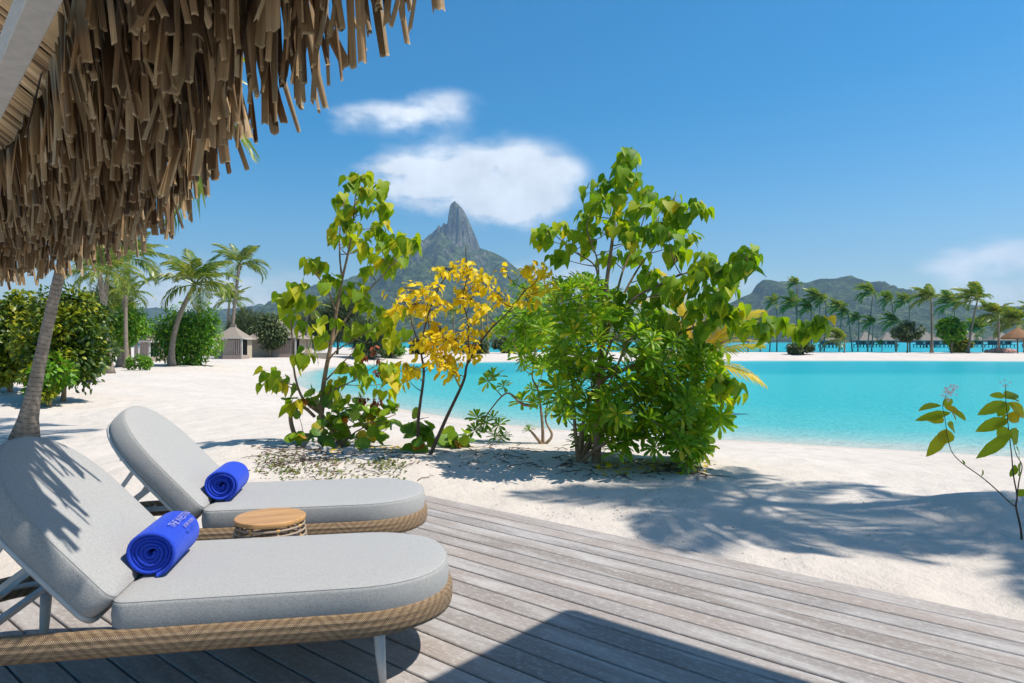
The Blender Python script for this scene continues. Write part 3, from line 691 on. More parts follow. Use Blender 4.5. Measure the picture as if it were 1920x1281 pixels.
for q in (b0 - bd * 4.0, b1 + bd * 2.2):
    mb = MB(); c = q + bn * 0.05; gz = 0.002 if q is not None and q.y < 3 else hgt(c.x, c.y) - 0.05
    mb.box(Vector((c.x, c.y, (gz + 2.549) / 2)) - RO, (0.10, 0.10, 2.549 - gz)); mb.build('post', MT['whitewood'], roof, bevel=0.006)
# ------------------------------------------------------------------ flat terrace roof behind and above the camera (its corner shades the deck)
ZR = 3.3
tc_ = pxz(1081, 1143, 0) + Vector((SUNH.x * ZR, SUNH.y * ZR, 0))
tr = empty('terrace_roof', (0, 0, 0), 0, 'flat timber terrace roof overhead, its square corner shading the deck', 'roof')
u1, u2 = A2, B2
cen = tc_ + u1 * 2.0 + u2 * 2.45
mb = MB(); rot = Matrix((( u1.x, -u2.x, 0), (u1.y, -u2.y, 0), (0, 0, 1)))
mb.box((cen.x, cen.y, ZR + 0.05), (4.0, 4.9, 0.10), rot); mb.build('roof_slab', MT['whitewood'], tr, bevel=0.01)
for k in range(6):
    q = tc_ + u1 * (0.3 + k * 0.68) + u2 * 2.45
    mb = MB(); mb.box((q.x, q.y, ZR - 0.0505), (0.06, 4.6, 0.10), rot); mb.build('rafter', MT['whitewood'], tr)
for a in (1.66, 3.7):
    q = tc_ + u1 * a + u2 * 4.6
    mb = MB(); mb.box((q.x, q.y, (ZR - 0.101) / 2 + 0.001), (0.12, 0.12, ZR - 0.103), rot); mb.build('post', MT['whitewood'], tr)

# ------------------------------------------------------------------ loungers
def outline(x0, x1, hw, a0, a1, p=2.4, n=22, sq0=False):
    """closed plan outline, counter-clockwise; ends are superelliptic with axial reach a0, a1"""
    pts = []
    for k in range(n + 1):                       # foot end, from -y to +y
        th = -math.pi / 2 + math.pi * k / n
        c, s = math.cos(th), math.sin(th)
        pts.append((x1 - a1 + a1 * abs(c) ** (2 / p), hw * math.copysign(abs(s) ** (2 / p), s)))
    xs = np.linspace(x1 - a1, x0 + a0, 12)[1:-1]
    pts += [(x, hw) for x in xs]
    if sq0:
        for k in range(7): a = math.pi / 2 + math.pi / 2 * k / 6; pts.append((x0 + a0 + a0 * math.cos(a), hw - a0 + a0 * math.sin(a)))
        pts += [(x0, y) for y in np.linspace(hw - a0, -hw + a0, 12)[1:-1]]
        for k in range(7): a = math.pi + math.pi / 2 * k / 6; pts.append((x0 + a0 + a0 * math.cos(a), -hw + a0 + a0 * math.sin(a)))
    else:
        for k in range(n + 1):
            th = math.pi / 2 + math.pi * k / n; c, s = math.cos(th), math.sin(th)
            pts.append((x0 + a0 - a0 * abs(c) ** (2 / p), hw * math.copysign(abs(s) ** (2 / p), s)))
    pts += [(x, -hw) for x in xs[::-1]]
    return pts
def normals(pts):
    out = []; n = len(pts)
    for i in range(n):
        a = Vector(pts[i - 1]); b = Vector(pts[(i + 1) % n]); t = (b - a)
        t = t.normalized() if t.length > 1e-9 else Vector((1, 0)); out.append((t.y, -t.x))
    return out
def cushion(mb, pts, z0, z1, r, dome, xf=lambda p: p):
    nr = normals(pts); cx = sum(p[0] for p in pts) / len(pts); cy = 0
    rings = []
    def ring(ins, z): rings.append([xf(Vector((p[0] - n[0] * ins, p[1] - n[1] * ins, z))) for p, n in zip(pts, nr)])
    ring(r * 2.0, z0 + 0.001)
    for a in (90, 60, 30, 0): ring(r * (1 - math.cos(R(a))), z0 + r * (1 - math.sin(R(a))))
    ring(-0.004, (z0 + z1) / 2)
    for a in (0, 30, 60, 90): ring(r * (1 - math.cos(R(a))), z1 - r * (1 - math.sin(R(a))))
    hy = max(p[1] for p in pts); hx = max(abs(p[0] - cx) for p in pts)
    for f in (0.06, 0.15, 0.3, 0.5, 0.7, 0.88, 0.97):
        row = []
        for p, n in zip(pts, nr):
            x, y = (p[0] - n[0] * r - cx) * (1 - f), (p[1] - n[1] * r) * (1 - f)
            row.append(xf(Vector((cx + x, y, z1 + dome * max(0, 1 - (abs(y) / hy) ** 3) * max(0, 1 - (abs(x) / hx) ** 5)))))
        rings.append(row)
    b = mb.quadgrid(rings, closed_u=True); n = len(pts)
    e = b + (len(rings) - 1) * n
    mb.Fc.append(tuple(e + k for k in range(n))); mb.UV.append(None)
    mb.Fc.append(tuple(b + k for k in reversed(range(n)))); mb.UV.append(None)
LRZ = math.atan2(0.18, 0.984)
HZ = 0.42; BA = R(47.5)
def back_xf(p):   # back cushion coordinates (up the slope, across, thickness) -> lounger
    return Vector((0.004 - p.x * math.cos(BA) + p.z * math.sin(BA), p.y, HZ + p.x * math.sin(BA) + p.z * math.cos(BA)))
def lounger(loc, label):
    t = empty('sun_lounger', (loc[0], loc[1], 0), LRZ, label, 'lounger', 'grey cushioned sun loungers on the deck')
    # rattan band
    pts = outline(-0.80, 1.245, 0.40, 0.40, 0.44, 2.3, 26); nr = normals(pts); n = len(pts)
    sec = [(0.0, 0.225), (0.006, 0.245), (0.006, 0.29), (0.0, 0.308), (-0.014, 0.315), (-0.036, 0.312), (-0.042, 0.300), (-0.040, 0.225), (-0.020, 0.214)]
    arc = [0]
    for i in range(1, len(sec) + 1):
        a = sec[i - 1]; b = sec[i % len(sec)]; arc.append(arc[-1] + math.hypot(a[0] - b[0], a[1] - b[1]))
    al = [0]
    for i in range(1, n + 1): al.append(al[-1] + (Vector(pts[i - 1]) - Vector(pts[i % n])).length)
    rows = [[Vector((p[0] + q[0] * o_, p[1] + q[1] * o_, z)) for o_, z in sec] for p, q in zip(pts, nr)]
    mb = MB(); mb.quadgrid(rows, lambda i, j: (al[i], arc[j]), closed_u=True, closed_v=True)
    mb.build('rattan_frame', MT['rattan'], t, True)
    # seat platform rails and slats
    mb = MB(); ins = [(p[0] - q[0] * 0.05, p[1] - q[1] * 0.05, 0.272) for p, q in zip(pts, nr)]
    mb.tube(ins + [ins[0]], 0.012, 6, cap=False); mb.build('inner_rail', MT['metal'], t, True)
    for x in np.linspace(0.06, 1.08, 10):
        hw = 0.345 if x < 0.8 else 0.345 * math.sqrt(max(0.05, 1 - ((x - 0.8) / 0.42) ** 2))
        mb = MB(); mb.box((x, 0, 0.287), (0.035, 2 * hw, 0.012)); mb.build('slat', MT['metal'], t)
    # cushions
    sp = outline(-0.022, 1.232, 0.388, 0.06, 0.42, 2.3, 22, True)
    mb = MB(); cushion(mb, sp, 0.294, HZ - 0.006, 0.020, 0.014)
    seat = mb.build('seat_cushion', MT['fabric'], t, True)
    def piping(pts, z, xf, par):
        nr = normals(pts); q = [xf(Vector((p[0] - n_[0] * 0.006, p[1] - n_[1] * 0.006, z))) for p, n_ in zip(pts, nr)]
        mb = MB(); mb.tube(q + [q[0]], 0.0016, 5, cap=False); mb.build('piping', MT['seam'], par, True)
    piping(sp, HZ - 0.0115, lambda p: p, seat)
    bp = outline(0.002, 0.745, 0.388, 0.05, 0.42, 2.3, 22, True)
    mb = MB(); cushion(mb, bp, -0.115, 0.0, 0.020, 0.014, back_xf)
    bk = mb.build('back_cushion', MT['fabric'], t, True); piping(bp, -0.0058, back_xf, bk)
    # back frame under the back cushion
    fp = outline(0.0, 0.73, 0.36, 0.05, 0.40, 2.3, 14, True); q = [back_xf(Vector((p[0], p[1], -0.128))) for p in fp]
    mb = MB(); mb.tube(q + [q[0]], 0.014, 6, cap=False); mb.build('back_frame', MT['metal'], t, True)
    for x in (0.15, 0.32, 0.5):
        mb = MB(); mb.bar(back_xf(Vector((x, -0.35, -0.128))), back_xf(Vector((x, 0.35, -0.128))), 0.03, 0.012); mb.build('back_slat', MT['metal'], t)
    for s in (-1, 1):
        mb = MB(); mb.bar(back_xf(Vector((0.42, s * 0.33, -0.128))), (-0.62, s * 0.33, 0.275), 0.012, 0.022); mb.build('brace', MT['metal'], t)
        mb = MB(); mb.bar((-0.73, s * 0.34, 0.262), (0.02, s * 0.345, 0.272), 0.03, 0.02)
        for k in range(5): mb.box((-0.62 + k * 0.07, s * 0.34, 0.282), (0.012, 0.022, 0.022), Matrix.Rotation(0.5, 3, 'Y'))
        mb.build('ratchet_rail', MT['metal'], t)
        mb = MB(); mb.bar(back_xf(Vector((0.30, s * 0.20, -0.128))), (-0.66, s * 0.20, 0.268), 0.02, 0.02); mb.build('support_arm', MT['metal'], t)
    mb = MB(); mb.bar((-0.66, -0.35, 0.268), (-0.66, 0.35, 0.268), 0.03, 0.02); mb.build('cross_bar', MT['metal'], t)
    for x in (0.93, -0.52):
        for s in (-1, 1):
            mb = MB(); mb.tube([(x, s * 0.30, 0.285), (x + (0.01 if x > 0 else -0.01), s * 0.305, 0.12), (x + (0.02 if x > 0 else -0.02), s * 0.31, 0.001)], [0.024, 0.021, 0.014], 12)
            mb.build('leg', MT['metal'], t, True)
        mb = MB(); mb.bar((x, -0.36, 0.262), (x, 0.36, 0.262), 0.03, 0.02); mb.build('cross_bar', MT['metal'], t)
    return t
L1 = lounger((-1.50, 2.83), 'front grey sun lounger nearest the camera, thatch shadow across its backrest')
L2 = lounger((-1.775, 4.16), 'rear grey sun lounger behind the small round table, nearer the sand')
def lworld(base, p):
    c, s = math.cos(LRZ), math.sin(LRZ)
    return Vector((base[0] + p[0] * c - p[1] * s, base[1] + p[0] * s + p[1] * c, p[2]))
# ------------------------------------------------------------------ rolled towels
def towel(base, y0, Ln, label, r=0.098, seed=1, text=False, yaw=0.0):
    rs = random.Random(seed)
    c = lworld(base, (0.053, y0, HZ + r + 0.002))
    t = empty('rolled_towel', (c.x, c.y, HZ + 0.001), LRZ + yaw, label, 'towel', 'rolled blue towels')
    turns = 5.3; nseg = 150; th = 0.0086
    prof = []
    for i in range(nseg + 1):
        f = i / nseg; a = f * turns * 2 * math.pi
        rr = 0.012 + (r - 0.012 - th) * f
        rr *= 1 + 0.05 * math.sin(3 * a + 1.3) * (1 - f * 0.7) + 0.035 * math.sin(2.3 * a) * (1 - f) + 0.02 * math.sin(7.3 * a) * (1 - f)
        sq = 1 - 0.06 * f * max(0, -math.sin(a + seed))
        prof.append((rr, -a + 0.6, f, sq))
    NY = 9
    def pt(rr, a, y, f):
        sag = 0.97
        return Vector((rr * math.cos(a) * 1.02, y, r * 0.985 + rr * math.sin(a) * sag))
    offs = [rs.uniform(-0.012, 0.012) for _ in range(12)]
    rows_o = []; rows_i = []
    def yend(f, side):
        k = f * turns * 1.0; i = int(k); w = k - i
        o = offs[i] * (1 - w) + offs[i + 1] * w
        return o + (0.012 * (1 - f) if side < 0 else -0.012 * (1 - f))
    ys = [0, 0.04, 0.2, 0.4, 0.6, 0.8, 0.96, 1.0]
    mb = MB(); rows = []
    for (rr, a, f, sq) in prof:
        y0_, y1_ = -Ln / 2 + yend(f, -1), Ln / 2 + yend(f, 1)
        out = [pt(rr + th * (0.55 if yy in (0, 1.0) else 1.0), a, y0_ + (y1_ - y0_) * yy, f) for yy in ys]
        inn = [pt(max(rr - th * (0.55 if yy in (0, 1.0) else 1.0), 0.003), a, y0_ + (y1_ - y0_) * yy, f) for yy in reversed(ys)]
        rows.append(out + inn)
    mb.quadgrid(rows, closed_u=True); nc = len(rows[0]); 
    mb.Fc.append(tuple(range(nc))); mb.UV.append(None); e = (len(rows) - 1) * nc
    mb.Fc.append(tuple(e + k for k in reversed(range(nc)))); mb.UV.append(None)
    roll = mb.build('roll', MT['towel'], t, True)
    if text:
        for line, ang, size, mt, y0t in (('THE WESTIN', 52, 0.042, 'thread', -0.095), ('BORA BORA', 34, 0.024, 'thread', -0.015), ('RESORT & SPA', 21, 0.018, 'threaddark', -0.02)):
            cu = bpy.data.curves.new('txt', 'FONT'); cu.body = line; cu.size = size; cu.extrude = 0.0008; cu.resolution_u = 2; cu.offset = 0.0
            to = bpy.data.objects.new('txt', cu); COL.objects.link(to); bpy.context.view_layer.update()
            me = bpy.data.meshes.new_from_object(to.evaluated_get(bpy.context.evaluated_depsgraph_get()))
            bpy.data.objects.remove(to)
            rr = r + 0.0035
            for v in me.vertices:
                a = R(ang) + v.co.y / rr; q = rr + v.co.z * 1.0
                v.co = (q * math.cos(a) * 1.02, y0t + v.co.x, r * 0.985 + q * math.sin(a) * 0.97)
            me.materials.clear(); me.materials.append(MT[mt]); me.name = 'embroidery'
            link('embroidery', me, t)
    return t
towel((-1.50, 2.83), 0.01, 0.36, 'blue rolled towel with embroidered lettering on the front lounger', seed=3, text=True)
towel((-1.775, 4.16), -0.07, 0.34, 'plain-looking blue rolled towel on the rear lounger behind the table', seed=8)
# ------------------------------------------------------------------ side table
tb = pxz(507, 967, 0.47)
st = empty('side_table', (tb.x, tb.y, 0), 0.35, 'small round rattan side table with teak top between the loungers', 'table')
mb = MB(); sec = [(0.0, 0.446), (0.160, 0.446), (0.170, 0.450), (0.172, 0.458), (0.171, 0.468), (0.167, 0.471), (0.0, 0.471)]
rows = [[(r_ * math.cos(a), r_ * math.sin(a), z) for r_, z in sec] for a in np.linspace(0, 2 * math.pi, 49)[:-1]]
mb.quadgrid(rows, closed_v=True); mb.build('table_top', MT['tabletop'], st, False)
def ring_r(z): return 0.160 + 0.052 * (max(0.0, 1 - z / 0.446)) ** 0.75
ringm = MB(); rows = []
ringm.tube([(math.cos(a), math.sin(a), 0) for a in np.linspace(0, 2 * math.pi, 41)], 0.029, 6, cap=False); ringm = ringm.mesh('cane_ring', MT['cane'], True)
for k in range(17):
    z = 0.43 - k * 0.0255; o = link('cane_ring', ringm, st); q = ring_r(z); o.scale = (q, q, 0.2); o.location = (random.uniform(-.001, .001), 0, z)
for k in range(8):
    a = k * math.pi / 4 + 0.2
    mb = MB(); mb.tube([((ring_r(z) - 0.008) * math.cos(a), (ring_r(z) - 0.008) * math.sin(a), z) for z in np.linspace(0.001, 0.447, 9)], 0.007, 6); mb.build('upright', MT['cane'], st, True)
    mb = MB()
    for j in range(0, 17, 2):
        z = 0.43 - j * 0.0255; q = ring_r(z) - 0.002; mb.tube([(q * math.cos(a) * 1.0, q * math.sin(a), z - 0.008), (q * math.cos(a), q * math.sin(a), z + 0.008)], 0.0085, 6)
    mb.build('binding', MT['tie'], st, True)
# ------------------------------------------------------------------ leaf shapes (base at origin, tip along +Y, upper face +Z)
def leaf_tpl(rows, fold=0.25, droop=0.2, wav=0.0):
    V = []; UV = []; Fq = []
    for i, (ym, ye, w) in enumerate(rows):
        zm = -droop * ym * ym; ze = -droop * ye * abs(ye) + fold * w
        wv = wav * (1 if i % 2 else -1)
        V += [(-w, ye, ze + wv), (0, ym, zm), (w, ye, ze - wv)]; UV += [(0, ye), (0.5, ym), (1, ye)]
    for i in range(len(rows) - 1):
        a = i * 3; Fq += [(a, a + 1, a + 4, a + 3), (a + 1, a + 2, a + 5, a + 4)]
    return np.array(V, float), np.array(Fq), np.array(UV, float)
HEART = [(0.0, 0.0, 0.02), (0.05, -0.10, 0.26), (0.18, 0.06, 0.46), (0.36, 0.30, 0.46), (0.60, 0.58, 0.31), (0.82, 0.82, 0.13), (1.0, 1.0, 0.0)]
ROUND = [(0.0, 0.0, 0.02), (0.10, 0.02, 0.30), (0.30, 0.22, 0.50), (0.55, 0.55, 0.54), (0.80, 0.84, 0.38), (0.95, 1.0, 0.15), (0.97, 0.98, 0.0)]
OVAL = [(0.0, 0.0, 0.015), (0.15, 0.13, 0.15), (0.38, 0.36, 0.27), (0.62, 0.62, 0.27), (0.85, 0.85, 0.15), (1.0, 1.0, 0.0)]
OBOV = [(0.0, 0.0, 0.02), (0.30, 0.30, 0.07), (0.60, 0.60, 0.15), (0.82, 0.84, 0.16), (0.97, 0.98, 0.07)]
SMALL = [(0.0, 0.0, 0.02), (0.35, 0.35, 0.26), (0.75, 0.75, 0.2), (1.0, 1.0, 0.0)]
NEEDLE = [(0.0, 0.0, 0.02), (0.5, 0.5, 0.035), (1.0, 1.0, 0.0)]
TPL = dict(heart=[leaf_tpl(HEART, f, d, w) for f, d, w in ((0.22, 0.25, 0.0), (0.45, 0.1, 0.02), (-0.1, 0.4, 0.02), (0.75, 0.3, 0.0))],
           round=[leaf_tpl(ROUND, f, d, w) for f, d, w in ((0.12, 0.1, 0.02), (0.3, 0.2, 0.0), (-0.1, 0.2, 0.02))],
           oval=[leaf_tpl(OVAL, f, d, w) for f, d, w in ((0.2, 0.25, 0.015), (0.45, 0.1, 0.0), (0.1, 0.5, 0.02))],
           obov=[leaf_tpl(OBOV, f, d, 0) for f, d in ((0.3, 0.35), (0.15, 0.15))],
           small=[leaf_tpl(SMALL, f, d, 0) for f, d in ((0.3, 0.3), (0.1, 0.1))],
           needle=[leaf_tpl(NEEDLE, 0.0, 0.25, 0)])
def tpl_mesh(name, t, mat): return np_mesh(name, t[0], t[1], mat, True, t[2])
def npm(m): return np.array(m)
def bez(a, b, c, n):
    return [a * (1 - t) ** 2 + b * 2 * t * (1 - t) + c * t * t for t in (i / n for i in range(n + 1))]

# ------------------------------------------------------------------ saplings and shrubs whose leaves can be told apart
class Plant:
    def __init__(s, name, label, base, cat='shrub', group=None, bark='bark'):
        s.base = Vector(base); s.root = empty(name, s.base, random.uniform(-.3, .3) * 0, label, cat, group)
        s.nodes = []; s.bark = MT[bark]; s.tw = MB(); s.n = 0; s.over = []
    def L(s, p): return Vector(p) - s.base
    def stem(s, pts, r0, r1, name='stem', n=8):
        pts = [Vector(p) for p in pts]; path = []
        for i in range(len(pts) - 1):
            for k in range(5):
                t = k / 5; p0 = pts[max(i - 1, 0)]; p1 = pts[i]; p2 = pts[i + 1]; p3 = pts[min(i + 2, len(pts) - 1)]
                path.append(0.5 * ((2 * p1) + (p2 - p0) * t + (2 * p0 - 5 * p1 + 4 * p2 - p3) * t * t + (3 * p1 - p0 - 3 * p2 + p3) * t ** 3))
        path.append(pts[-1]); m = len(path)
        rad = [r1 + (r0 - r1) * (1 - i / (m - 1)) ** 1.5 for i in range(m)]
        for p, r in zip(path, rad): s.nodes.append((p, r))
        mb = MB(); mb.tube([s.L(p) for p in path], rad, n, uvscale=1); mb.build(name, s.bark, s.root, True)
    def branch(s, c, name='branch', rmax=0.012, lift=0.15):
        best = min(s.nodes, key=lambda q: (q[0] - c).length + max(0, q[0].z - c.z + 0.12) * 1.6)
        p, r = best
        if (p - c).length < 0.06: return p
        mid = (p + c) / 2 + Vector((random.gauss(0, .04), random.gauss(0, .04), -lift * (p - c).length * 0.6 if c.z > p.z else lift * (p - c).length))
        path = bez(p, mid, c, 6); r0 = min(r * 0.75, rmax); r1 = 0.0028
        rad = [r0 + (r1 - r0) * i / 6 for i in range(7)]
        for q, rr in list(zip(path, rad))[2:]: s.nodes.append((q, rr))
        mb = MB(); mb.tube([s.L(q) for q in path], rad, 5); mb.build(name, s.bark, s.root, True)
        return c
    def leaf(s, base, d, nrm, size, meshes, name='leaf', petiole_from=None):
        m = frame(s.L(base), d, nrm, size, size, size); k = random.randrange(len(meshes))
        if petiole_from is not None:
            mid = (petiole_from + base) / 2 + Vector((0, 0, 0.15 * (petiole_from - base).length))
            s.tw.tube([s.L(q) for q in bez(petiole_from, mid, base, 3)], 0.0022, 3, cap=False)
        if s.n < 290: link(name, meshes[k], s.root, m); s.n += 1
        else: s.over.append((k, npm(m)))
    def done(s, tpls, mat, twmat=None):
        if s.tw.V: 
            o = s.tw.build('petioles', twmat or s.bark, s.root); o['kind'] = 'stuff'
        for k in range(len(tpls)):
            ms = [m for kk, m in s.over if kk == k]
            if ms:
                o = link('leaf_mass', instance_mesh('leaf_mass', tpls[k][0], tpls[k][1], ms, mat, True, tpls[k][2]), s.root); o['kind'] = 'stuff'
def leaf_cluster(pl, c, r, n, size, meshes, hang=0.8, name='leaf', jit=0.25):
    for k in range(n):
        o = rvec(1).normalized(); o.z *= 0.8
        b = c + o * (r * random.uniform(0.25, 0.8))
        d = Vector((o.x, o.y, o.z * 0.3)) * random.uniform(0.3, 0.9) + Vector((-0.12, 0, -hang)) + rvec(jit)
        nrm = Vector((o.x * 0.8, o.y * 0.8, 0.75)) + Vector((0.25, -0.15, 0.1)) + rvec(0.3)
        pl.leaf(b, d, nrm, size * random.uniform(0.7, 1.15), meshes, name, c if random.random() < 0.8 else None)

# --- heart-leaved sapling, left of centre
M_heart = [tpl_mesh('leaf', t, LM['heart']) for t in TPL['heart']]
g0 = ground(600, 832); Y0 = g0.y
sap = Plant('heart_leaf_sapling', 'slender young tree with yellow-green heart leaves left of the yellow shrub', g0 - Vector((0, 0, 0.03)), 'tree')
def q4(x, y, dy=0.0, Y=None): return px(480 + x * 0.4683, 280 + y * 0.4683, (Y or Y0) + dy)
sap.stem([g0 - Vector((0, 0, .03)), q4(262, 1060), q4(272, 930, .02), q4(300, 780, .05), q4(322, 650, .03), q4(345, 520), q4(372, 400, -.05), q4(388, 300, -.05), q4(400, 180, 0), q4(420, 110, 0)], 0.040, 0.008)
sap.stem([q4(345, 520), q4(335, 420, .1), q4(338, 300, .15), q4(355, 200, .2)], 0.016, 0.006, 'branch', 6)
sap.stem([q4(262, 1060), q4(190, 1000, -.1), q4(155, 900, -.15), q4(145, 760, -.1), q4(135, 620, -.1)], 0.022, 0.008, 'branch', 6)
sap.stem([g0 - Vector((.25, 0, .02)), q4(150, 1130, -.1), q4(140, 1060, -.1), q4(185, 1030, -.1), q4(235, 1070)], 0.032, 0.022, 'old_branch', 8)
sap.stem([q4(300, 780, .05), q4(345, 700, .15), q4(420, 600, .2), q4(520, 490, .2), q4(590, 400, .15)], 0.018, 0.006, 'branch', 6)
sap.stem([q4(285, 850, .0), q4(330, 800, -.1), q4(430, 740, -.2), q4(520, 680, -.25)], 0.015, 0.005, 'branch', 6)
sap.stem([q4(275, 930, .0), q4(350, 850, .15), q4(450, 760, .2), q4(560, 660, .2)], 0.014, 0.005, 'branch', 6)
sap.stem([q4(268, 980, .0), q4(380, 930, -.15), q4(470, 870, -.2)], 0.013, 0.005, 'branch', 6)
sap.stem([q4(322, 650, .03), q4(290, 570, -.1), q4(240, 500, -.15), q4(215, 470, -.15)], 0.014, 0.005, 'branch', 6)
for (x, y, n, r) in [(420, 110, 6, .12), (385, 130, 4, .1), (495, 150, 5, .11), (440, 170, 4, .1), (345, 200, 5, .11), (390, 230, 4, .1), (450, 220, 3, .1), (515, 230, 5, .1), (335, 290, 4, .1), (400, 290, 3, .1), (355, 260, 3, .1),
                     (320, 360, 3, .09), (350, 340, 3, .1), (500, 300, 4, .1), (470, 330, 3, .1), (540, 350, 4, .1), (410, 360, 4, .11), (430, 400, 4, .11), (520, 390, 4, .1), (560, 380, 4, .1), (610, 360, 6, .12), (635, 380, 3, .1), (580, 440, 4, .1), (530, 470, 4, .1), (500, 430, 3, .1), (450, 480, 3, .1),
                     (240, 460, 5, .12), (215, 450, 3, .1), (265, 470, 3, .1), (300, 520, 4, .11), (280, 540, 3, .1), (395, 550, 5, .12), (430, 580, 4, .12), (380, 590, 4, .1), (440, 620, 3, .1), (135, 560, 5, .13), (175, 560, 5, .13), (110, 590, 4, .12), (190, 600, 4, .12), (130, 630, 3, .1), (150, 680, 2, .08),
                     (210, 720, 4, .12), (240, 700, 3, .1), (270, 750, 3, .1), (200, 810, 5, .11), (180, 830, 3, .1), (310, 690, 3, .1), (480, 640, 4, .12), (520, 690, 5, .13), (560, 670, 4, .12), (600, 750, 4, .12), (540, 750, 4, .12), (470, 700, 3, .1), (430, 700, 3, .1), (400, 790, 3, .1), (380, 720, 3, .1), (590, 620, 3, .1),
                     (60, 890, 5, .14), (90, 920, 5, .14), (45, 920, 4, .12), (130, 930, 3, .1), (330, 930, 4, .11), (300, 970, 4, .11), (400, 870, 4, .11), (430, 900, 3, .1), (520, 880, 5, .13), (550, 930, 4, .12), (510, 960, 3, .12), (370, 860, 3, .1), (340, 990, 3, .1), (150, 1010, 3, .1), (545, 860, 3, .1)]:
    c = q4(x, y, random.uniform(-0.45, 0.45) if n > 2 else 0); sap.branch(c, rmax=0.008)
    leaf_cluster(sap, c, r * 1.35, int(n * 1.8), 0.168, M_heart)
sap.done(TPL['heart'], LM['heart'], MT['stem'])
# --- sea-grape shrub at its foot
M_round = [tpl_mesh('leaf', t, LM['grape']) for t in TPL['round']]
g1 = ground(640, 838); Y1 = g1.y
sg = Plant('seagrape_shrub', 'low round-leaved shrub with red-tinged leaves at the sapling\'s foot', g1 - Vector((0, 0, .02)))
for a, b in (((350, 1120), (480, 1090)), ((300, 1110), (230, 1000)), ((400, 1130), (560, 1060)), ((360, 1160), (470, 1150)), ((300, 1150), (190, 1140))):
    sg.stem([g1 - Vector((0, 0, .02)), q4(*a, random.uniform(-.2, .2), Y1), q4(*b, random.uniform(-.4, .4), Y1)], 0.016, 0.006)
for (x, y) in [(170, 1000), (160, 1030), (230, 990), (250, 1010), (180, 1140), (210, 1150), (290, 1080), (330, 1120), (350, 1090), (400, 1030), (380, 1060), (420, 1080), (440, 1120), (480, 1060), (520, 1090), (545, 1095), (520, 1030), (570, 1035), (490, 1120), (400, 1160), (470, 1185), (350, 1170), (310, 1050), (300, 1160), (330, 1060), (450, 1040), (275, 1120), (425, 1000)]:
    c = q4(x, y, random.uniform(-.4, .35), Y1); c.z = max(c.z, hgt(c.x, c.y) + 0.08); sg.branch(c, rmax=0.007)
    leaf_cluster(sg, c, 0.12, 6, 0.15, M_round, hang=0.15, jit=0.5)
M_red = [tpl_mesh('red_leaf', t, LM['red']) for t in TPL['small']]
for (x, y) in [(475, 800), (490, 840), (482, 890), (410, 995), (440, 1000), (470, 1005), (495, 1005), (440, 830)]:
    c = q4(x, y, random.uniform(-.1, .1), Y1); sg.branch(c, rmax=0.005)
    for k in range(6):
        sg.leaf(c + rvec(.02), Vector((0, 0, -1)) + rvec(.5), rvec(1), 0.075, M_red, 'red_leaf', c)
sg.done(TPL['round'], LM['grape'])
for (u, v, lst, lab) in ((785, 846, [(610, 1090), (640, 1080), (690, 1110), (712, 1120), (650, 1150), (680, 1180), (630, 1170), (700, 1150)], 'round-leaved seedling between the two yellow-shrub stems'),
                         (850, 838, [(760, 1190), (790, 1160), (820, 1160), (835, 1140), (770, 1165), (800, 1190)], 'small round-leaved seedling just right of the yellow shrub stems')):
    g = ground(u, v); s_ = Plant('seagrape_seedling', lab, g - Vector((0, 0, .02)), 'plant', 'round-leaved seedlings on the sand')
    s_.stem([g - Vector((0, 0, .02)), g + Vector((0.02, 0, 0.10)), g + Vector((.0, .05, .22))], 0.008, 0.004)
    for (x, y) in lst:
        c = q4(x, y, random.uniform(-.15, .15), g.y); c.z = max(c.z, g.z + 0.07); s_.branch(c, rmax=0.005)
        leaf_cluster(s_, c, 0.06, 3, 0.17, M_round, hang=0.2, jit=0.5)
    s_.done(TPL['round'], LM['grape'])
# --- yellow-leaved shrub
M_yel = [tpl_mesh('leaf', t, LM['yellow']) for t in TPL['oval']]
g2 = ground(797, 852); Y2 = g2.y
ye = Plant('yellow_shrub', 'bright yellow-leaved shrub on two thin dark stems in front of the mountain', g2 - Vector((0, 0, .03)), 'shrub', bark='darkstem')
ye.stem([ground(785, 846) - Vector((0, 0, .03)), q4(650, 1080, 0, Y2), q4(672, 900, 0, Y2), q4(662, 800, .05, Y2), q4(690, 660, .05, Y2), q4(740, 540, .05, Y2), q4(790, 470, 0, Y2)], 0.022, 0.006)
ye.stem([g2 - Vector((-.05, 0, .03)), q4(760, 1080, 0, Y2), q4(830, 930, 0, Y2), q4(850, 850, 0, Y2), q4(930, 730, -.05, Y2), q4(1010, 650, -.05, Y2), q4(1080, 560, 0, Y2)], 0.024, 0.007)
ye.stem([q4(850, 850, 0, Y2), q4(850, 700, .1, Y2), q4(830, 600, .1, Y2), q4(845, 500, .1, Y2), q4(838, 385, .1, Y2)], 0.014, 0.004, 'branch', 6)
ye.stem([q4(662, 800, .05, Y2), q4(625, 700, 0, Y2), q4(610, 600, 0, Y2)], 0.012, 0.004, 'branch', 6)
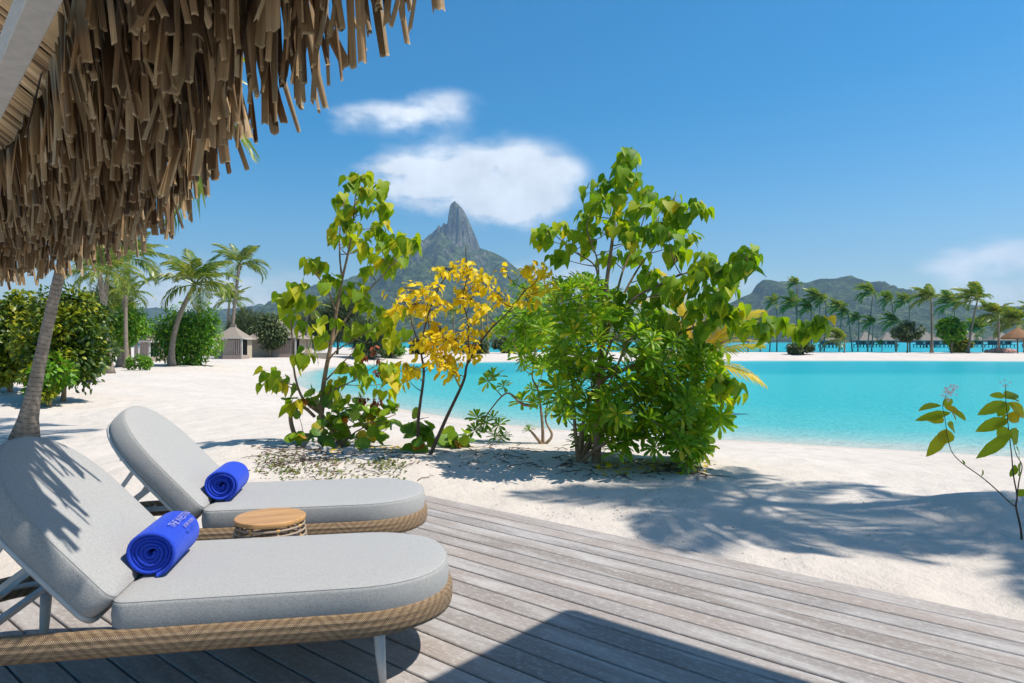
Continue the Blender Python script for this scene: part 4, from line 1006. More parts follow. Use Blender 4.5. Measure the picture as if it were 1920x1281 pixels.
for (x, y, n) in [(660, 560, 6), (700, 600, 7), (640, 620, 7), (720, 560, 5), (680, 640, 6), (620, 560, 5), (590, 600, 4), (555, 645, 3), (555, 570, 1), (740, 620, 5), (770, 480, 6), (740, 480, 3), (795, 490, 4), (850, 490, 7), (840, 470, 5), (880, 540, 6), (830, 560, 6), (860, 600, 5), (820, 610, 5), (920, 520, 6), (930, 545, 4), (900, 630, 5), (960, 580, 6), (990, 600, 6), (1000, 490, 3), (700, 740, 7), (740, 720, 7), (680, 760, 7), (660, 790, 5), (720, 790, 8), (760, 760, 8), (800, 760, 8), (850, 740, 7), (870, 780, 6), (750, 830, 7), (720, 850, 6), (760, 870, 5), (790, 900, 5), (800, 850, 6), (880, 830, 4), (600, 860, 4), (620, 880, 4), (610, 920, 3), (650, 870, 3), (870, 700, 4), (910, 730, 5), (690, 690, 5), (780, 800, 6), (1090, 480, 6), (1130, 500, 7), (1180, 540, 6), (1270, 530, 7), (1110, 560, 6), (1080, 600, 6), (1150, 470, 4), (1230, 560, 5)]:
    c = q4(x, y, random.uniform(-.4, .4), Y2); ye.branch(c, rmax=0.006)
    leaf_cluster(ye, c, 0.17, int(n * 3.4), 0.10, M_yel, hang=0.45, jit=0.5)
ye.done(TPL['oval'], LM['yellow'])
# --- tall hibiscus in the big bush
def q5(x, y, dy, Y): return px(880 + x * 0.4917, 270 + y * 0.4917, Y + dy)
M_hib = [tpl_mesh('leaf', t, LM['hibis']) for t in TPL['heart']]
g3 = ground(1117, 868); Y3 = g3.y
hi = Plant('hibiscus_tree', 'tall green heart-leaved tree rising out of the big bush on the right', g3 - Vector((0, 0, .03)), 'tree')
hi.stem([g3 - Vector((0, 0, .03)), q5(490, 1100, 0, Y3), q5(500, 900, .1, Y3), q5(510, 740, .1, Y3), q5(515, 600, .1, Y3), q5(530, 480, .1, Y3), q5(550, 330, .1, Y3), q5(560, 220, .1, Y3), q5(600, 110, .1, Y3), q5(615, 55, .1, Y3)], 0.055, 0.008)
for pts, r0 in (([(500, 900), (495, 700), (490, 560), (490, 450), (450, 330), (460, 270)], .022), ([(505, 800), (545, 650), (580, 500), (620, 400), (660, 300), (680, 220)], .022), ([(510, 740), (570, 610), (640, 480), (700, 400), (770, 300), (860, 250)], .020), ([(505, 850), (600, 620), (720, 540), (830, 490), (950, 470), (1060, 430)], .022), ([(500, 900), (650, 830), (770, 740), (860, 700), (990, 685), (1110, 680), (1230, 690), (1310, 690)], .024), ([(490, 560), (480, 465), (400, 410), (330, 350), (290, 330)], .014), ([(650, 830), (760, 750), (830, 640), (900, 590), (960, 580)], .016), ([(500, 950), (700, 900), (850, 850), (980, 900)], .016)):
    ys = [random.uniform(-.05, .15)] ; dys = np.cumsum([0] + [random.uniform(-.22, .18) for _ in pts[1:]])
    hi.stem([q5(x, y, .1 + dy, Y3) for (x, y), dy in zip(pts, dys)], r0, 0.005, 'branch', 6)
HB = [(615, 55, 8), (600, 40, 4), (590, 110, 6), (545, 150, 7), (610, 130, 6), (560, 200, 7), (500, 220, 6), (450, 260, 6), (470, 310, 5), (440, 370, 6), (490, 180, 4), (680, 200, 6), (690, 180, 4), (660, 240, 6), (770, 240, 7), (780, 210, 4), (830, 250, 6), (870, 240, 6), (780, 300, 6), (720, 290, 6), (690, 330, 6), (760, 340, 6), (840, 360, 6), (770, 400, 6), (810, 420, 5), (600, 280, 5), (560, 310, 5), (620, 330, 5), (540, 430, 5), (690, 490, 6), (730, 520, 5), (300, 330, 7), (270, 350, 6), (345, 320, 3), (340, 430, 6), (400, 330, 2), (390, 380, 3), (640, 430, 4), (620, 370, 4), (470, 530, 5), (880, 470, 7), (910, 430, 6), (860, 500, 6), (950, 480, 6), (990, 540, 6), (930, 560, 5), (1050, 430, 7), (1080, 410, 5), (1050, 480, 5), (1010, 455, 4), (780, 540, 5), (750, 570, 5), (830, 560, 5), (890, 600, 6), (960, 600, 5), (730, 650, 5), (790, 680, 5), (850, 640, 5), (900, 690, 5), (1040, 690, 7), (1000, 620, 5), (960, 650, 5), (900, 770, 5), (940, 800, 5), (880, 790, 4), (990, 910, 6), (960, 900, 4), (1000, 940, 5), (600, 600, 5), (520, 600, 4), (650, 560, 5), (570, 640, 4), (1105, 700, 5), (1135, 690, 4), (1170, 670, 4), (1235, 700, 6), (1310, 690, 8), (1330, 680, 4), (800, 740, 4), (700, 620, 4)]
for (x, y, n) in HB:
    c = q5(x, y, random.uniform(-.55, .55) if x < 1090 else random.uniform(-.1, .1) - 0.5, Y3); hi.branch(c, rmax=0.008)
    leaf_cluster(hi, c, 0.17, int(n * 2.2), 0.15, M_hib, hang=0.75)
hi.done(TPL['heart'], LM['hibis'])
# --- naupaka bushes: rosettes of glossy leaves
def rosette(n, L, seed):
    rr = random.Random(seed); ms = []
    for k in range(n):
        a = k * 2.399 + rr.uniform(-.2, .2); el = R(75 - 80 * (k / n) ** 0.8 + rr.uniform(-8, 8))
        d = Vector((math.cos(a) * math.cos(el), math.sin(a) * math.cos(el), math.sin(el)))
        ms.append(npm(frame((d.x * .01, d.y * .01, -0.03 * k / n), d, Vector((-d.x * d.z, -d.y * d.z, 1.01 - d.z * d.z)), L * 0.82 * (0.55 + .45 * k / n), L * (0.55 + .45 * k / n), L)))
    t = TPL['obov'][seed % 2]; return instance_mesh('leaf_rosette', t[0], t[1], ms, LM['naup'], True, t[2])
M_ros = [rosette(21, 0.205, s) for s in range(6)]
def naupaka(label, base, pts, stems, depth):
    p = Plant('naupaka_bush', label, base - Vector((0, 0, .03)), 'bush', 'naupaka bushes at the top of the beach')
    for st_ in stems: p.stem(st_, 0.030, 0.010)
    for (c, up) in pts:
        p.branch(c, rmax=0.010)
        q = up + rvec(0.28); m = frame(p.L(c), Vector((random.gauss(0, 1), random.gauss(0, 1), 0)), q, *([random.uniform(0.75, 1.12)] * 3))
        if p.n < 280: link('leaf_rosette', random.choice(M_ros), p.root, m); p.n += 1
        else: p.over.append((0, npm(m)))
    if p.over:
        src = M_ros[0]; tv = np.array([v.co for v in src.vertices]); tf = np.array([list(f.vertices) for f in src.polygons])
        o = link('leaf_mass', instance_mesh('leaf_mass', tv, tf, [m for _, m in p.over], LM['naup'], True), p.root); o['kind'] = 'stuff'
    p.over = []; p.done([], None); return p
g4 = ground(1085, 866); Y4 = g4.y
poly = [(250, 540), (400, 500), (520, 545), (640, 630), (760, 690), (860, 760), (940, 850), (985, 950), (960, 1060), (900, 1150), (850, 1225), (780, 1190), (700, 1110), (600, 1100), (500, 1140), (400, 1140), (370, 1060), (340, 980), (300, 920), (260, 860), (150, 800), (90, 720), (120, 650)]
def inpoly(x, y, P_):
    c = False; n = len(P_)
    for i in range(n):
        x1, y1 = P_[i]; x2, y2 = P_[(i + 1) % n]
        if (y1 > y) != (y2 > y) and x < (x2 - x1) * (y - y1) / (y2 - y1) + x1: c = not c
    return c
ptsA, ptsB = [], []
tries = 0; placed = []
while len(placed) < 340 and tries < 40000:
    tries += 1; x, y = random.uniform(60, 1000), random.uniform(500, 1240)
    if not inpoly(x, y, poly): continue
    dy = random.uniform(-0.85, 0.85) * math.sqrt(max(0.1, 1 - ((x - 560) / 520) ** 2))
    if any((x - a) ** 2 + (y - b) ** 2 + ((dy - c) * 200) ** 2 < 30 ** 2 for a, b, c in placed): continue
    placed.append((x, y, dy)); c = q5(x, y, dy, Y4)
    if c.z < hgt(c.x, c.y) + 0.12: c.z = hgt(c.x, c.y) + random.uniform(0.12, 0.25)
    o = (c - Vector((g4.x, Y4, 0.5))); up = Vector((o.x * 0.9, o.y * 0.9 - 0.15, 0.55 + o.z * 0.25))
    (ptsB if x < 330 else ptsA).append((c, up))
for k in range(16):
    c = q5(random.uniform(560, 900), random.uniform(1040, 1225), random.uniform(-.75, -.1), Y4); gz_ = hgt(c.x, c.y); c.z = max(c.z, gz_ + random.uniform(.10, .3))
    ptsA.append((c, Vector((random.gauss(0, .4), -.55, .7))))
st4 = [[g4 - Vector((0, 0, .03)), q5(430 + dx * .3, 1080, 0, Y4), q5(480 + dx, 900, dy, Y4), q5(500 + dx * 1.7, 750, dy * 1.6, Y4)] for dx, dy in ((-90, .2), (60, -.25), (190, .2), (280, -.1), (0, .4))]
st4.append([g4 - Vector((0, 0, .03)), q5(520, 1140, -.2, Y4), q5(680, 1120, -.3, Y4), q5(820, 1130, -.3, Y4)])
naupaka('large glossy green naupaka bush filling the lower half of the big clump', g4, ptsA, st4, 0.9)
g5 = ground(1018, 832); Y5 = g5.y
kk = Y5 / Y4; ptsB = [(Vector((c.x * kk, c.y * kk, (c.z - CZ) * kk + CZ)), up) for c, up in ptsB]
for k in range(34):
    c = q5(random.uniform(190, 345), random.gauss(720, 110), random.uniform(-.45, .45), Y5); ptsB.append((c, Vector((-.5, -.35, .7)) + rvec(.3)))
for (x, y) in [(70, 900), (90, 880), (130, 920), (30, 1040), (60, 1060), (20, 1090), (90, 1040), (105, 1120), (130, 1125), (228, 1088), (250, 980), (200, 975), (285, 960), (150, 690), (175, 540), (60, 1095), (110, 1070)]:
    c = q5(x, y, random.uniform(-.2, .2), Y5); c.z = max(c.z, hgt(c.x, c.y) + 0.09); ptsB.append((c, Vector((-.5, -.3, .7))))
st5 = [[g5 - Vector((0, 0, .03)), q5(278, 1060, 0, Y5), q5(262, 940, 0, Y5), q5(240, 880, .1, Y5), q5(260, 740, .1, Y5)], [g5 - Vector((0, 0, .03)), q5(315, 1110, 0, Y5), q5(290, 1040, .1, Y5), q5(320, 900, .1, Y5)], [g5 - Vector((0, 0, .03)), q5(240, 1100, -.1, Y5), q5(228, 1090, -.1, Y5)], [q5(262, 1000, 0, Y5), q5(200, 990, 0, Y5), q5(140, 950, 0, Y5), q5(60, 1040, 0, Y5)]]
naupaka('smaller leaning naupaka bush with bare stems left of the big clump', g5, ptsB, st5, 0.6)
# --- right-hand saplings with big olive leaves
M_big = [tpl_mesh('leaf', t, LM['big']) for t in TPL['oval']]
g6 = ground(1916, 1012); Y6 = g6.y
def q8(x, y, dy=0.0): return px(1680 + x * 0.2655, 690 + y * 0.2655, Y6 + dy)
bs = Plant('olive_leaf_sapling', 'thin forked sapling with big olive leaves and white blossom at right edge', g6 - Vector((0, 0, .03)), 'plant', bark='darkstem')
bs.stem([g6 - Vector((0, 0, .03)), q8(880, 1130), q8(848, 980), q8(855, 900), q8(830, 760, .02), q8(815, 600, .03), q8(795, 430, .03), q8(782, 300, .03), q8(775, 210, .03), q8(775, 110, .03)], 0.0080, 0.0022)
bs.stem([q8(848, 980), q8(790, 935, -.05), q8(700, 850, -.08), q8(600, 765, -.1), q8(480, 680, -.12), q8(400, 600, -.12), q8(365, 490, -.12), q8(345, 350, -.12), q8(330, 270, -.12), q8(355, 190, -.12)], 0.005, 0.002)
bs.stem([q8(855, 900), q8(870, 790, .05), q8(890, 690, .08), q8(850, 610, .08), q8(825, 515, .06)], 0.005, 0.0025)
for (bx, by, tx, ty, w) in [(320, 265, 165, 290, 60), (330, 265, 408, 212, 55), (340, 275, 455, 300, 50), (385, 300, 502, 365, 50), (385, 315, 165, 350, 45), (320, 335, 275, 412, 75), (318, 335, 222, 368, 45), (390, 310, 440, 372, 45), (362, 395, 460, 425, 78), (358, 430, 335, 535, 112), (360, 440, 240, 612, 80), (482, 682, 475, 640, 18), (602, 765, 625, 728, 14), (800, 935, 830, 940, 28),
                            (772, 215, 860, 145, 90), (778, 240, 590, 322, 80), (775, 235, 742, 350, 85), (785, 215, 875, 228, 40), (772, 200, 698, 178, 50), (785, 240, 878, 272, 40), (790, 245, 915, 345, 95), (790, 360, 575, 440, 85), (788, 370, 700, 410, 45), (790, 320, 868, 375, 110), (800, 430, 735, 480, 105), (800, 440, 888, 520, 125), (802, 470, 635, 600, 80), (845, 550, 912, 628, 75), (838, 680, 815, 770, 60), (860, 690, 925, 745, 115), (852, 900, 915, 862, 50), (785, 330, 735, 345, 40)]:
    dy = random.uniform(-.06, .06); b0_, t0_ = q8(bx, by, -.1 if bx < 640 else .03), q8(tx, ty, (-.1 if bx < 640 else .03) + random.uniform(-.05, .05))
    d = t0_ - b0_; Lf = d.length; k = random.randrange(3)
    tgt = w * 0.2655 / F * Y6 / 2
    side = Vector((0, -1, 0.55)) if random.random() < .75 else Vector((0.3, -.5, 1))
    m = frame(bs.L(b0_), d, side, max(tgt / 0.27, Lf * 0.5), Lf * 1.04, Lf); link('leaf', M_big[k], bs.root, m)
for (x, y, n, col) in ((370, 160, 16, 'flower'), (345, 195, 8, 'flower'), (400, 140, 8, 'flower'), (775, 100, 5, 'flower')):
    for k in range(n):
        c = q8(x + random.gauss(0, 20), y + random.gauss(0, 20), (-.12 if x < 600 else .03) + random.gauss(0, .008)); mb = MB()
        for a in range(4):
            an = a * math.pi / 2 + random.random(); e = Vector((math.cos(an), random.gauss(0, .5), math.sin(an))) * 0.011
            e2 = Vector((-e.z, e.y * .3, e.x)) * 0.4
            mb.poly([bs.L(c), bs.L(c + e * .6 + e2), bs.L(c + e), bs.L(c + e * .6 - e2)])
        mb.tube([bs.L(c), bs.L(q8(x, y + 22, -.12 if x < 600 else .03))], 0.0005, 3, cap=False)
        mb.build('blossom', MT[col], bs.root)
bs.done([], None)

# ------------------------------------------------------------------ palms
def frond_mesh(seed, mat, pairs=30, arch=0.9, hang=0.7, name='frond', lw=0.030):
    """unit-length frond: starts along +X rising, droops; leaflets both sides"""
    rr = random.Random(seed); mb = MB(); path = []; ang = 0.0; p = Vector((0, 0, 0)); n = 12
    for i in range(n + 1):
        path.append(Vector(p)); t = i / n; a = -arch * t ** 1.5 * 1.35
        p = p + Vector((math.cos(a), 0, math.sin(a))) / n
    mb.tube(path, [0.014 * (1 - 0.85 * i / n) + 0.001 for i in range(n + 1)], 4, cap=False)
    for k in range(pairs):
        t = 0.16 + 0.84 * (k + 0.5) / pairs; f = t * n; i = min(int(f), n - 1); c = path[i].lerp(path[i + 1], f - i)
        tg = (path[i + 1] - path[i]).normalized(); up = Vector((-tg.z, 0, tg.x))
        for s in (-1, 1):
            L = (0.30 * math.sin(math.pi * min(1, 0.25 + t * 0.72)) ** 0.7 + 0.03) * rr.uniform(0.85, 1.1)
            d = (tg * (0.45 + 0.5 * t) + Vector((0, s * 1.0, 0)) + up * (0.25 - 0.2 * t) + Vector((0, 0, -0.12)) + Vector((rr.gauss(0, .06), rr.gauss(0, .06), rr.gauss(0, .06)))).normalized()
            e1 = c + d * L * 0.5; d2 = (d + Vector((0, 0, -hang * rr.uniform(0.8, 1.5)))).normalized(); e2 = e1 + d2 * L * 0.5
            wv = tg * lw * 0.5 + up * lw * 0.15
            b = len(mb.V); mb.V += [tuple(c - wv * .5), tuple(c + wv * .5), tuple(e1 + wv), tuple(e1 - wv), tuple(e2)]
            mb.Fc += [(b, b + 1, b + 2, b + 3), (b + 3, b + 2, b + 4)]; mb.UV += [None, None]
    return mb.mesh(name, mat)
FR = [frond_mesh(i, LM['palm'], 30, a, h) for i, (a, h) in enumerate(((0.55, .5), (0.9, .8), (1.25, 1.1), (1.6, 1.3)))]
FRS = [frond_mesh(i + 9, LM['palm'], 16, a, h, lw=0.055) for i, (a, h) in enumerate(((0.5, .5), (0.9, .8), (1.3, 1.1)))]
FRY = [frond_mesh(i + 20, LM['palmy'], 34, a, h, lw=0.026) for i, (a, h) in enumerate(((0.6, .4), (0.9, .6), (1.2, .8)))]
nut_m = MB()
_s = [(0.0, -1.1), (0.55, -0.75), (0.9, -0.1), (0.75, 0.6), (0.25, 1.0), (0.0, 1.05)]
nut_m.quadgrid([[(r_ * math.cos(a), r_ * math.sin(a), z) for r_, z in _s] for a in np.linspace(0, 2 * math.pi, 9)[:-1]], closed_v=True); nut_m = nut_m.mesh('coconut', simple('coconut_husk', (0.22, 0.17, 0.04), 0.6, 5, 0.4), True)
def palm(label, base, crown, Lf, n=15, r=0.13, wind=0.3, far=False, curve=0.12, group='coconut palms', fronds=None, flare=1.0, nuts=0, seed=0, upright=0.0, azs=None):
    rs = random.Random(seed + int(base[0] * 100)); base = Vector(base); crown = Vector(crown)
    t = empty('coconut_palm', base, 0, label, 'palm', group)
    d = crown - base; side = Vector((-d.x, 0, 0)) if abs(d.x) > .05 * d.z else Vector((rs.choice((-1, 1)) * .3, 0, 0))
    mid = base + d * 0.5 + side * curve * 2
    m = 14; path = bez(Vector((0, 0, -0.05)), mid - base, d, m)
    rad = [r * (0.72 + 0.28 * (1 - i / m)) * (1 + flare * 0.9 * math.exp(-i * 0.9)) for i in range(m + 1)]
    mb = MB(); mb.tube(path, rad, 6 if far else 12, uvscale=1.0); mb.build('trunk', MT['trunk'], t, True)
    fr = fronds or (FRS if far else FR)
    axis = (path[-1] - path[-2]).normalized()
    for k in range(n):
        if azs: az, el, Lk = azs[k % len(azs)]; Lk *= Lf
        else:
            f = (k + 0.5) / n; az = k * 2.399 + rs.uniform(-.25, .25)
            el = R(78 - 100 * f + rs.uniform(-9, 9)) + upright
            Lk = Lf * rs.uniform(0.82, 1.08) * (0.8 if f < .15 else 1)
        dirv = Vector((math.cos(az) * math.cos(el), math.sin(az) * math.cos(el), math.sin(el)))
        if not azs:
            dirv = (dirv + axis * 0.25 + Vector((-wind, 0.0, 0.0)) * (1.0 if dirv.x > 0 else 0.6)).normalized()
        x = dirv; zv = Vector((0, 0, 1)) - x * x.z
        if zv.length < 0.15: zv = Vector((1, 0, 0.2)) - x * x.x
        zv.normalize(); y = zv.cross(x); roll = rs.uniform(-.35, .35)
        z2 = zv * math.cos(roll) + y * math.sin(roll); y2 = z2.cross(x); p = d + x * r * 0.3
        mw = Matrix(((x.x * Lk, y2.x * Lk, z2.x * Lk, p.x), (x.y * Lk, y2.y * Lk, z2.y * Lk, p.y), (x.z * Lk, y2.z * Lk, z2.z * Lk, p.z), (0, 0, 0, 1)))
        idx = min(len(fr) - 1, int((k / n) * len(fr) * 0.8 + rs.random() * 1.2))
        link('frond', fr[idx], t, mw)
    for k in range(nuts):
        a = rs.uniform(0, 6.28); o = link('coconut', nut_m, t); o.location = d + Vector((math.cos(a) * r * 1.4, math.sin(a) * r * 1.4, -0.15 - rs.random() * .25)); o.scale = (.11, .11, .13)
    return t
def gpalm(label, bu, bv, cu, cv, Lpx, **kw):
    b = ground(bu, bv); return palm(label, b, px(cu, cv, b.y), Lpx / F * b.y, **kw)
# left side
b = ground(45, 822)
palm('near palm with a ringed grey trunk leaning right, left of the loungers', b, px(190, 215, b.y), 2.55, n=14, r=0.088, wind=-0.15, curve=0.05, nuts=3, seed=4, flare=1.6)
gpalm('curved palm leaning over the big round green bush', 322, 686, 366, 534, 98, n=19, r=0.17, wind=-0.10, curve=0.30, nuts=4, seed=1, group='palms by the huts')
gpalm('tall straight palm between the round bush and the hut', 431, 671, 449, 496, 62, n=17, r=0.17, wind=-0.2, curve=0.08, nuts=5, seed=2, group='palms by the huts')
gpalm('shorter palm standing just left of the tall straight one', 425, 664, 430, 566, 50, n=13, r=0.16, wind=-0.1, seed=3, group='palms by the huts')
gpalm('palm whose fronds emerge from under the thatch above the light shrub', 226, 688, 240, 486, 92, n=15, r=0.16, wind=-0.25, seed=5, group='palms by the huts')
gpalm('palm with pale trunk below the thatch fringe', 205, 700, 186, 508, 85, n=14, r=0.15, wind=-0.1, seed=6, group='palms by the huts')
gpalm('palm with dark narrow trunk next to the pale-trunked one', 190, 696, 202, 514, 85, n=14, r=0.13, wind=-0.1, seed=7, group='palms by the huts')
gpalm('low bushy palm poking out right of the light shrub', 238, 690, 236, 552, 52, n=13, r=0.12, wind=-0.1, seed=8, group='palms by the huts')
gpalm('small far palm seen through the sapling left of its trunk', 574, 668, 575, 582, 42, n=14, r=0.16, wind=0.1, seed=9, far=True, group='palms by the huts')
# beyond the pool: (base u, base v, crown u, crown v, frond length px)
FARP = [(1402, 659, 1404, 606, 20), (1424, 659, 1427, 600, 22), (1442, 658, 1446, 615, 24), (1456, 658, 1457, 568, 24), (1494, 655, 1495, 533, 20), (1499, 656, 1492, 574, 30), (1522, 656, 1521, 582, 28), (1538, 659, 1537, 562, 32), (1544, 658, 1549, 565, 24), (1572, 659, 1579, 579, 28), (1583, 661, 1584, 640, 44), (1600, 658, 1590, 590, 24), (1607, 660, 1611, 600, 22), (1625, 659, 1637, 552, 32), (1633, 658, 1638, 608, 24), (1654, 659, 1654, 645, 13), (1681, 656, 1672, 564, 26), (1680, 659, 1684, 606, 30), (1706, 656, 1705, 567, 28), (1747, 661, 1746, 561, 36), (1785, 657, 1791, 573, 38), (1815, 662, 1833, 563, 40), (1842, 659, 1843, 622, 46), (1873, 662, 1873, 592, 40), (1922, 661, 1914, 608, 52), (1965, 660, 1955, 590, 45), (2010, 660, 2025, 570, 40)]
ordw = ['first', 'second', 'third', 'fourth', 'fifth', 'sixth', 'seventh', 'eighth', 'ninth', 'tenth', 'eleventh', 'twelfth', 'thirteenth', 'fourteenth', 'fifteenth', 'sixteenth', 'seventeenth', 'eighteenth', 'nineteenth', 'twentieth', 'twenty-first', 'twenty-second', 'twenty-third', 'twenty-fourth', 'twenty-fifth', 'twenty-sixth', 'twenty-seventh']
FARP.sort(key=lambda q: q[0])
for i, (bu, bv, cu, cv, Lp) in enumerate(FARP):
    hgtpx = bv - cv; kind = 'tall' if hgtpx > 88 else ('squat young' if hgtpx < 45 else 'mid-height')
    lean = ' leaning' if abs(cu - bu) > 8 else ''
    gpalm('%s%s wind-blown palm on far beach, %s trunk from its left end' % (kind, lean, ordw[i]), bu, bv, cu, cv, Lp * 1.18, n=15 if hgtpx > 45 else 11, r=0.15 if hgtpx > 30 else 0.1, wind=1.0, far=True, curve=0.10, seed=30 + i, group='palms on the far beach', nuts=0, upright=0.25 if hgtpx < 45 else 0.1)
for i, (bu, bv, cu, cv, Lp, lab) in enumerate([(770, 664, 772, 598, 24, 'far palm behind the left half of the yellow shrub'), (852, 662, 851, 588, 24, 'far palm framed in the gap of the yellow shrub'), (905, 662, 903, 600, 20, 'thin far palm behind the right half of the yellow shrub'), (915, 663, 913, 585, 24, 'taller far palm just right of the thin one behind the yellow shrub'), (700, 665, 702, 605, 22, 'far palm behind the sapling\'s right leaves')]):
    gpalm(lab, bu, bv, cu, cv, Lp, n=12, r=0.14, wind=0.3, far=True, seed=70 + i, group='far palms behind the shrubs')
# young yellow palm behind the big bush
b = ground(1290, 812)
yp = empty('young_palm', b, 0, 'young palm with golden yellow fronds behind the big bush', 'palm')
hub = px(1300, 680, b.y) - b
mb = MB(); mb.tube([(0, 0, -.04), hub * .5, hub], [0.09, 0.07, 0.05], 10, uvscale=1); mb.build('trunk', MT['trunk'], yp, True)
for (tu, tv, dy, k, s) in ((1424, 705, -.1, 0, 1.0), (1405, 640, .2, 0, 1.0), (1400, 575, .1, 0, 1.05), (1350, 505, .2, 0, 1.0), (1290, 520, .4, 0, .9), (1230, 560, .3, 0, .9), (1200, 640, .2, 1, .8), (1380, 600, -.3, 0, .9)):
    e = px(tu, tv, b.y + dy) - b - hub; Lk = e.length * 1.18; x = (e.normalized() + Vector((0, 0, .18))).normalized(); zv = (Vector((0, 0, 1)) - x * x.z); zv = zv.normalized() if zv.length > .2 else Vector((1, 0, 0)); y2 = zv.cross(x)
    roll = random.uniform(-.9, .9); z2 = zv * math.cos(roll) + y2 * math.sin(roll); y2 = z2.cross(x)
    link('frond', FRY[k], yp, Matrix(((x.x * Lk, y2.x * Lk, z2.x * Lk, hub.x), (x.y * Lk, y2.y * Lk, z2.y * Lk, hub.y), (x.z * Lk, y2.z * Lk, z2.z * Lk, hub.z), (0, 0, 0, 1))))
# palms just outside the frame on the right, whose crowns shade the sand
for (sx, sy, z, bx, by, lab, n) in ((2.3, 6.15, 7.6, 9.0, 5.6, 'palm standing right of the view, shading the sand beyond the deck', 18), (4.5, 5.0, 8.2, 11.4, 4.0, 'second palm right of the view, nearer the deck end', 16)):
    palm(lab, (bx, by, hgt(bx, by)), (sx + SUNH.x * z, sy + SUNH.y * z, z), 2.0, n=n + 3, r=0.14, wind=0.1, curve=0.1, seed=int(sx * 10), group='palms right of the view')

# ------------------------------------------------------------------ shrubs and trees with leaves too small to count
def bush(name, label, base, w, h, d, n, leaf, mat, lsize, clumps=26, cat='bush', group=None, z0=0.05, trunk=0.0, trunkr=0.06, up=0.3, cshape=1.0, bark='bark', seed=0):
    rs = np.random.default_rng(seed + 5); base = Vector(base)
    t = empty(name, base, 0, label, cat, group)
    C = []
    while len(C) < clumps:
        q = rs.uniform(-1, 1, 3); rr = np.linalg.norm(q)
        if rr > 1 or rr < 0.35: continue
        C.append(q)
    C = np.array(C); C[:, 2] = (C[:, 2] * 0.5 + 0.5)
    cen = np.stack([C[:, 0] * w / 2 * 0.82, C[:, 1] * d / 2 * 0.82, trunk + z0 * h + C[:, 2] * (h * (1 - z0) - trunk) * 0.86], 1)
    cr = 0.5 * min(w, h - trunk) * rs.uniform(0.28, 0.48, clumps)
    idx = rs.integers(0, clumps, n); dirs = rs.normal(size=(n, 3)); dirs /= np.linalg.norm(dirs, axis=1)[:, None]
    pos = cen[idx] + dirs * (cr[idx] * rs.uniform(0.35, 1.05, n) ** 0.6)[:, None]
    pos[:, 2] = np.clip(pos[:, 2], 0.03, None)
    tp = TPL[leaf][0]; ms = np.zeros((n, 4, 4)); 
    dd = dirs + rs.normal(size=(n, 3)) * 0.5 + np.array([0, 0, -0.35 if leaf != 'needle' else up]); dd /= np.linalg.norm(dd, axis=1)[:, None]
    nn = dirs * 0.6 + np.array([0, 0, 0.8]) + rs.normal(size=(n, 3)) * 0.35
    nn -= dd * np.sum(nn * dd, 1)[:, None]; nn /= np.linalg.norm(nn, axis=1)[:, None]; xx = np.cross(dd, nn)
    sc = lsize * rs.uniform(0.7, 1.25, n)
    ms[:, :3, 0] = xx * sc[:, None]; ms[:, :3, 1] = dd * sc[:, None]; ms[:, :3, 2] = nn * sc[:, None]; ms[:, :3, 3] = pos; ms[:, 3, 3] = 1
    mats = mat if isinstance(mat, (list, tuple)) else [mat]
    sel = rs.integers(0, len(mats), clumps)[idx] if len(mats) > 1 else np.zeros(n, int)
    for k, mt in enumerate(mats):
        if (sel == k).any():
            o = link('crown', instance_mesh('crown', tp[0], tp[1], ms[sel == k], LM[mt], True, tp[2]), t); o['kind'] = 'stuff'
    mb = MB(); top = Vector((0, 0, max(trunk, 0.12 * h) + 0.15 * h)); mb.tube(bez(Vector((0, 0, -.05)), Vector((w * .03, 0, top.z * .5)), top, 4), [trunkr, trunkr * .85, trunkr * .8, trunkr * .7, trunkr * .6], 8)
    mb.build('trunk', MT[bark], t, True)
    for c in cen[:: max(1, clumps // 10)]:
        mb = MB(); c = Vector(c); mb.tube(bez(top * 0.8, Vector((c.x * .4, c.y * .4, (top.z + c.z) / 2)), c, 4), [trunkr * .5, trunkr * .4, trunkr * .3, trunkr * .2, trunkr * .1], 5); mb.build('branch', MT[bark], t, True)
    return t
def gbush(name, label, u, v, wpx, hpx, n, leaf, mat, lsize, **kw):
    g = ground(u, v); s = g.y / F
    return bush(name, label, g, wpx * s, hpx * s, wpx * s * kw.pop('dr', 0.8), n, leaf, mat, lsize, **kw)
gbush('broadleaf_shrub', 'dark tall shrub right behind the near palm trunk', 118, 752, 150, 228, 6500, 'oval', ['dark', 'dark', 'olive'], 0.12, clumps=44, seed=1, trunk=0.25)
gbush('broadleaf_shrub', 'yellow-green leafy shrub low beside the near palm trunk', 92, 762, 85, 130, 1600, 'oval', ['olive', 'bright'], 0.12, clumps=14, seed=2)
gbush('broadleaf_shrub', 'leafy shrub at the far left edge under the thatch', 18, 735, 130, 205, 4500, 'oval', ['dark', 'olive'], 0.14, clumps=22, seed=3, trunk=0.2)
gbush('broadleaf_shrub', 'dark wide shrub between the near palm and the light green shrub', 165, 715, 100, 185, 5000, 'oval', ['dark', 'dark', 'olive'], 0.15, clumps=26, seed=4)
gbush('broadleaf_shrub', 'fresh light green shrub on a short trunk left of the round bush', 240, 688, 86, 126, 5000, 'small', 'bright', 0.17, clumps=36, seed=5, trunk=1.15, trunkr=.16)
gbush('broadleaf_shrub', 'big round green bush behind the curved palm trunk', 356, 684, 138, 122, 8500, 'small', 'bright', 0.21, clumps=60, seed=6, dr=0.55)
gbush('broadleaf_shrub', 'small low green bush on the sand left of the round bush', 262, 694, 50, 30, 1500, 'small', 'bright', 0.12, clumps=16, seed=7)
